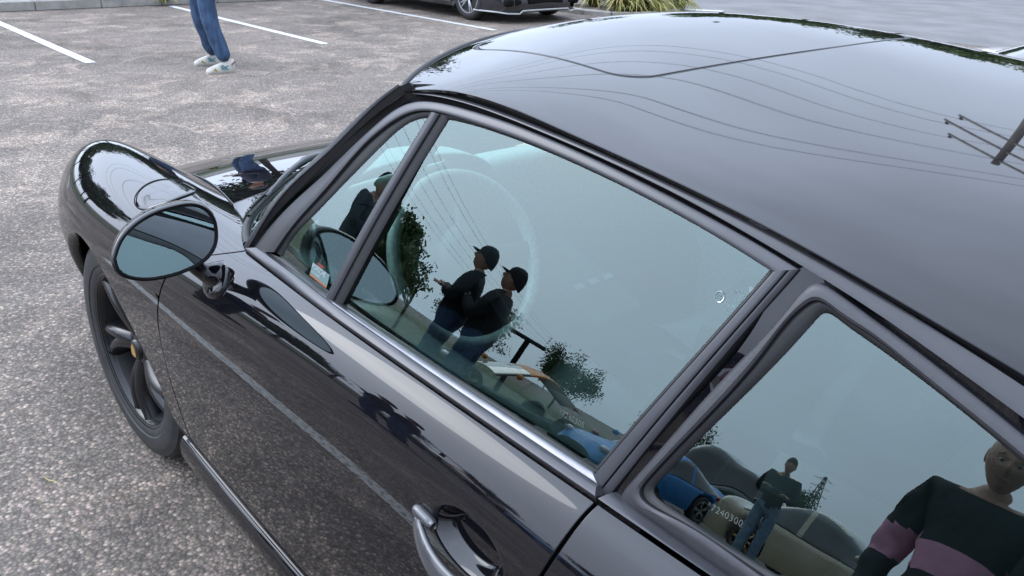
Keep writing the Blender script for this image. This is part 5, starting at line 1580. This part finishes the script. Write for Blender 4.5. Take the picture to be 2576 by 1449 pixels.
spots = [(0, 14.2, 10.6, .54, "leafy green tree mirrored beside the steering wheel"),
         (1, 12.0, 10.7, .48, "small bare-twigged tree mirrored just below the leafy one"),
         (2, 23.5, 23.5, .72, "bushy tree mirrored behind the orange sports car"), (2, 19.0, 26.5, .66, "bushy tree mirrored between the orange and blue cars"), (2, 14.0, 29.5, .66, "bushy tree mirrored behind the blue sports car"),
         (2, 33.0, 22.0, .8, "broad tree mirrored above the two capped men"), (2, 9.5, 34.0, .6, "bushy tree mirrored behind the dark green estate car"), (0, 31.0, 8.5, 1.0, "broad tree standing to the left beyond the grass verge"),
         (1, -1.5, 36.0, .55, "sparse bare-branched tree mirrored above the beige saloon"), (1, -4.0, 35.0, .5, "sparse thin tree mirrored right of the beige saloon"),
         (0, 24.0, 1.5, .9, "tree straight ahead of the car mirrored on the front fender"), (1, 20.5, -1.5, .9, "sparse tree ahead of the car mirrored on the fender tip"), (0, 27.0, -5.0, 1.0, "tree behind the far kerb mirrored on the hood"),
         (1, 19.0, -21.0, 1.0, "sparse tree across the road mirrored at the front of the roof"), (0, 17.0, -27.0, .95, "leafy tree across the road mirrored along the far roof edge"), (0, 12.8, -26.0, .85, "green tree across the road mirrored left of the pole"), (2, 11.0, -30.0, 1.15, "small tree across the road mirrored above the sunroof corner"), (0, 8.2, -31.0, .85, "low leafy tree across the road mirrored near the rear of the roof"), (1, 5.0, -33.0, 1.1, "sparse tree across the road nearest the utility pole"),
         (2, 16.2, -3.6, 1.15, "bushy tree behind the far kerb mirrored at the edge of the hood"), (0, 23.5, -1.2, .95, "leafy tree behind the far kerb mirrored on the fender crest"), (2, 22.8, 4.4, 1.1, "bushy tree behind the far kerb to the left of the bays"), (2, 17.4, -7.2, 1.2, "bushy tree behind the far kerb beyond the hatchback"), (0, 19.5, -11.0, .9, "leafy tree behind the planting bed"), (0, 20.0, 6.5, .9, "leafy tree at the left end of the far kerb"),
         (0, 26.0, -18.0, .9, "broad tree across the road beyond the planting bed")]
used_ = set()
for k, x, y, sc, lab in spots:
    if k in used_: t_ = copy_tree(prot[k], (x, y, 0), random.uniform(0, 6), sc)
    else:
        t_ = prot[k]; used_.add(k); t_.location = (x, y, 0); t_.scale = (sc,)*3
    tag(t_, lab, "tree", "trees standing round the car park")

# wooden utility pole with three cross-arms, mirrored on the roof
M_POLE = noisy(mat("weathered_pole", (.26, .24, .21), .9), 6, .25, 8, .2, 60, stretch=(1, 1, .2))
M_WIRE = mat("wire", (.02, .02, .02), .6)
PX, PY = 2.75, -20.6
wdir = Vector((.55, .835, 0)).normalized(); adir = Vector((-wdir.y, wdir.x, 0))
pole = empty("utility_pole", (PX, PY, 0)); tag(pole, "pale utility pole with three cross-arms mirrored at the right of the roof", "pole")
MB().tube([(0, 0, -.2), (0, 0, 9.0)], [.16, .11], 14).build("shaft", M_POLE, pole, True)
att = []
for z, w in ((8.75, 2.1), (8.2, 2.5), (7.65, 2.1)):
    ab = MB(); ab.tube([adir*(-w) + Vector((0, 0, z)), adir*w + Vector((0, 0, z))], .055, 8)
    ao = ab.build("cross_arm", M_POLE, pole)
    for s_ in (-1, 1):
        p = adir*(w*s_*.95) + Vector((0, 0, z))
        ins = MB().lathe([(.02, 0), (.06, .02), (.06, .06), (.03, .08), (.06, .10), (.06, .14), (.02, .18)], 12, Matrix.Translation(p))
        ins.build("insulator", M_RUBBER, ao, True)
        att.append(Vector((PX, PY, 0)) + p + Vector((0, 0, .18)))
pole2 = pole.copy(); COL.objects.link(pole2); pole2.location = Vector((PX, PY, 0)) + wdir*150
tag(pole2, "second utility pole standing beyond the parked cars on the far left", "pole")
for ch in list(pole.children):
    c2 = ch.copy(); COL.objects.link(c2); c2.parent = pole2
    for g2 in ch.children:
        c3 = g2.copy(); COL.objects.link(c3); c3.parent = c2
for i, p in enumerate(att):
    pts = []
    for s_ in np.linspace(-35, 150, 120):
        u_ = s_/150 if s_ > 0 else -s_/35; span = 75 if s_ > 0 else 35
        pts.append(p + wdir*s_ + Vector((0, 0, -4*1.1*u_*(1-u_)*(span/62)**2)))
    wo = MB().tube(pts, .008, 5).build("power_line", M_WIRE, None, True)
    tag(wo, ("upper", "upper", "middle", "middle", "lower", "lower")[i] + " power line from the " + ("road" if i % 2 else "car park") + " end of its cross-arm", "power line", "power lines mirrored on the roof")
# distant lattice pylon
py = empty("lattice_pylon", (97, 330, 0), R(20)); tag(py, "distant steel lattice pylon mirrored right of the person in pale jeans", "pylon")
M_STEEL = mat("galvanised_steel", (.16, .17, .18), .6, .5)
pm_ = MB()
def pw(z): return 3.2*(1-z/30)+.35
for sx in (-1, 1):
    for sy in (-1, 1): pm_.tube([(sx*pw(0), sy*pw(0), 0), (sx*pw(30), sy*pw(30), 30)], .22, 5)
zs = [0, 5, 9.5, 13.5, 17, 20, 22.5, 25, 27.5, 30]
for a, b_ in zip(zs[:-1], zs[1:]):
    for sx, sy in ((1, 0), (-1, 0), (0, 1), (0, -1)):
        wa, wb2 = pw(a), pw(b_)
        if sx: pm_.tube([(sx*wa, -wa, a), (sx*wb2, wb2, b_)], .13, 4); pm_.tube([(sx*wa, wa, a), (sx*wb2, -wb2, b_)], .13, 4)
        else: pm_.tube([(-wa, sy*wa, a), (wb2, sy*wb2, b_)], .13, 4); pm_.tube([(wa, sy*wa, a), (-wb2, sy*wb2, b_)], .13, 4)
pm_.build("tower", M_STEEL, py)
for z in (20, 24, 28):
    for s_ in (-1, 1):
        MB().tube([(0, 0, z+1.2), (s_*6.5, 0, z), (0, 0, z)], .16, 5).build("pylon_arm", M_STEEL, py)
# T-shaped post behind the orange car
tp = MB().tube([(0, 0, 0), (0, 0, 1.72)], .07, 10); tpo = empty("sign_post", (9.2, 12.2, 0)); tag(tpo, "dark T-shaped post mirrored above the orange sports car", "post")
tp.build("post", M_RUBBER, tpo, True)
MB().box((0, 0, 1.76), (.12, .95, .10), Matrix.Rotation(R(40), 3, 'Z'), .02).build("cross_bar", M_RUBBER, tpo)

# small things on the asphalt
M_STRAW = mat("dry_straw", (.42, .33, .12), .8)
rng = random.Random(5)
for i, (x, y, a, ln, lab) in enumerate(((-.02, 1.02, .4, .05, "yellow straw stem lying on the asphalt behind the front wheel"), (.45, 1.12, 1.3, .03, "short dry stem on the asphalt beside the front tyre"))):
    o = MB().tube([(0, 0, .004), (ln*.5, .006, .006), (ln, 0, .004)], [.0012, .0016, .0008], 6).build("straw", M_STRAW, None, True)
    o.location = (x, y, .004); o.rotation_euler = (0, 0, a); tag(o, lab, "straw")
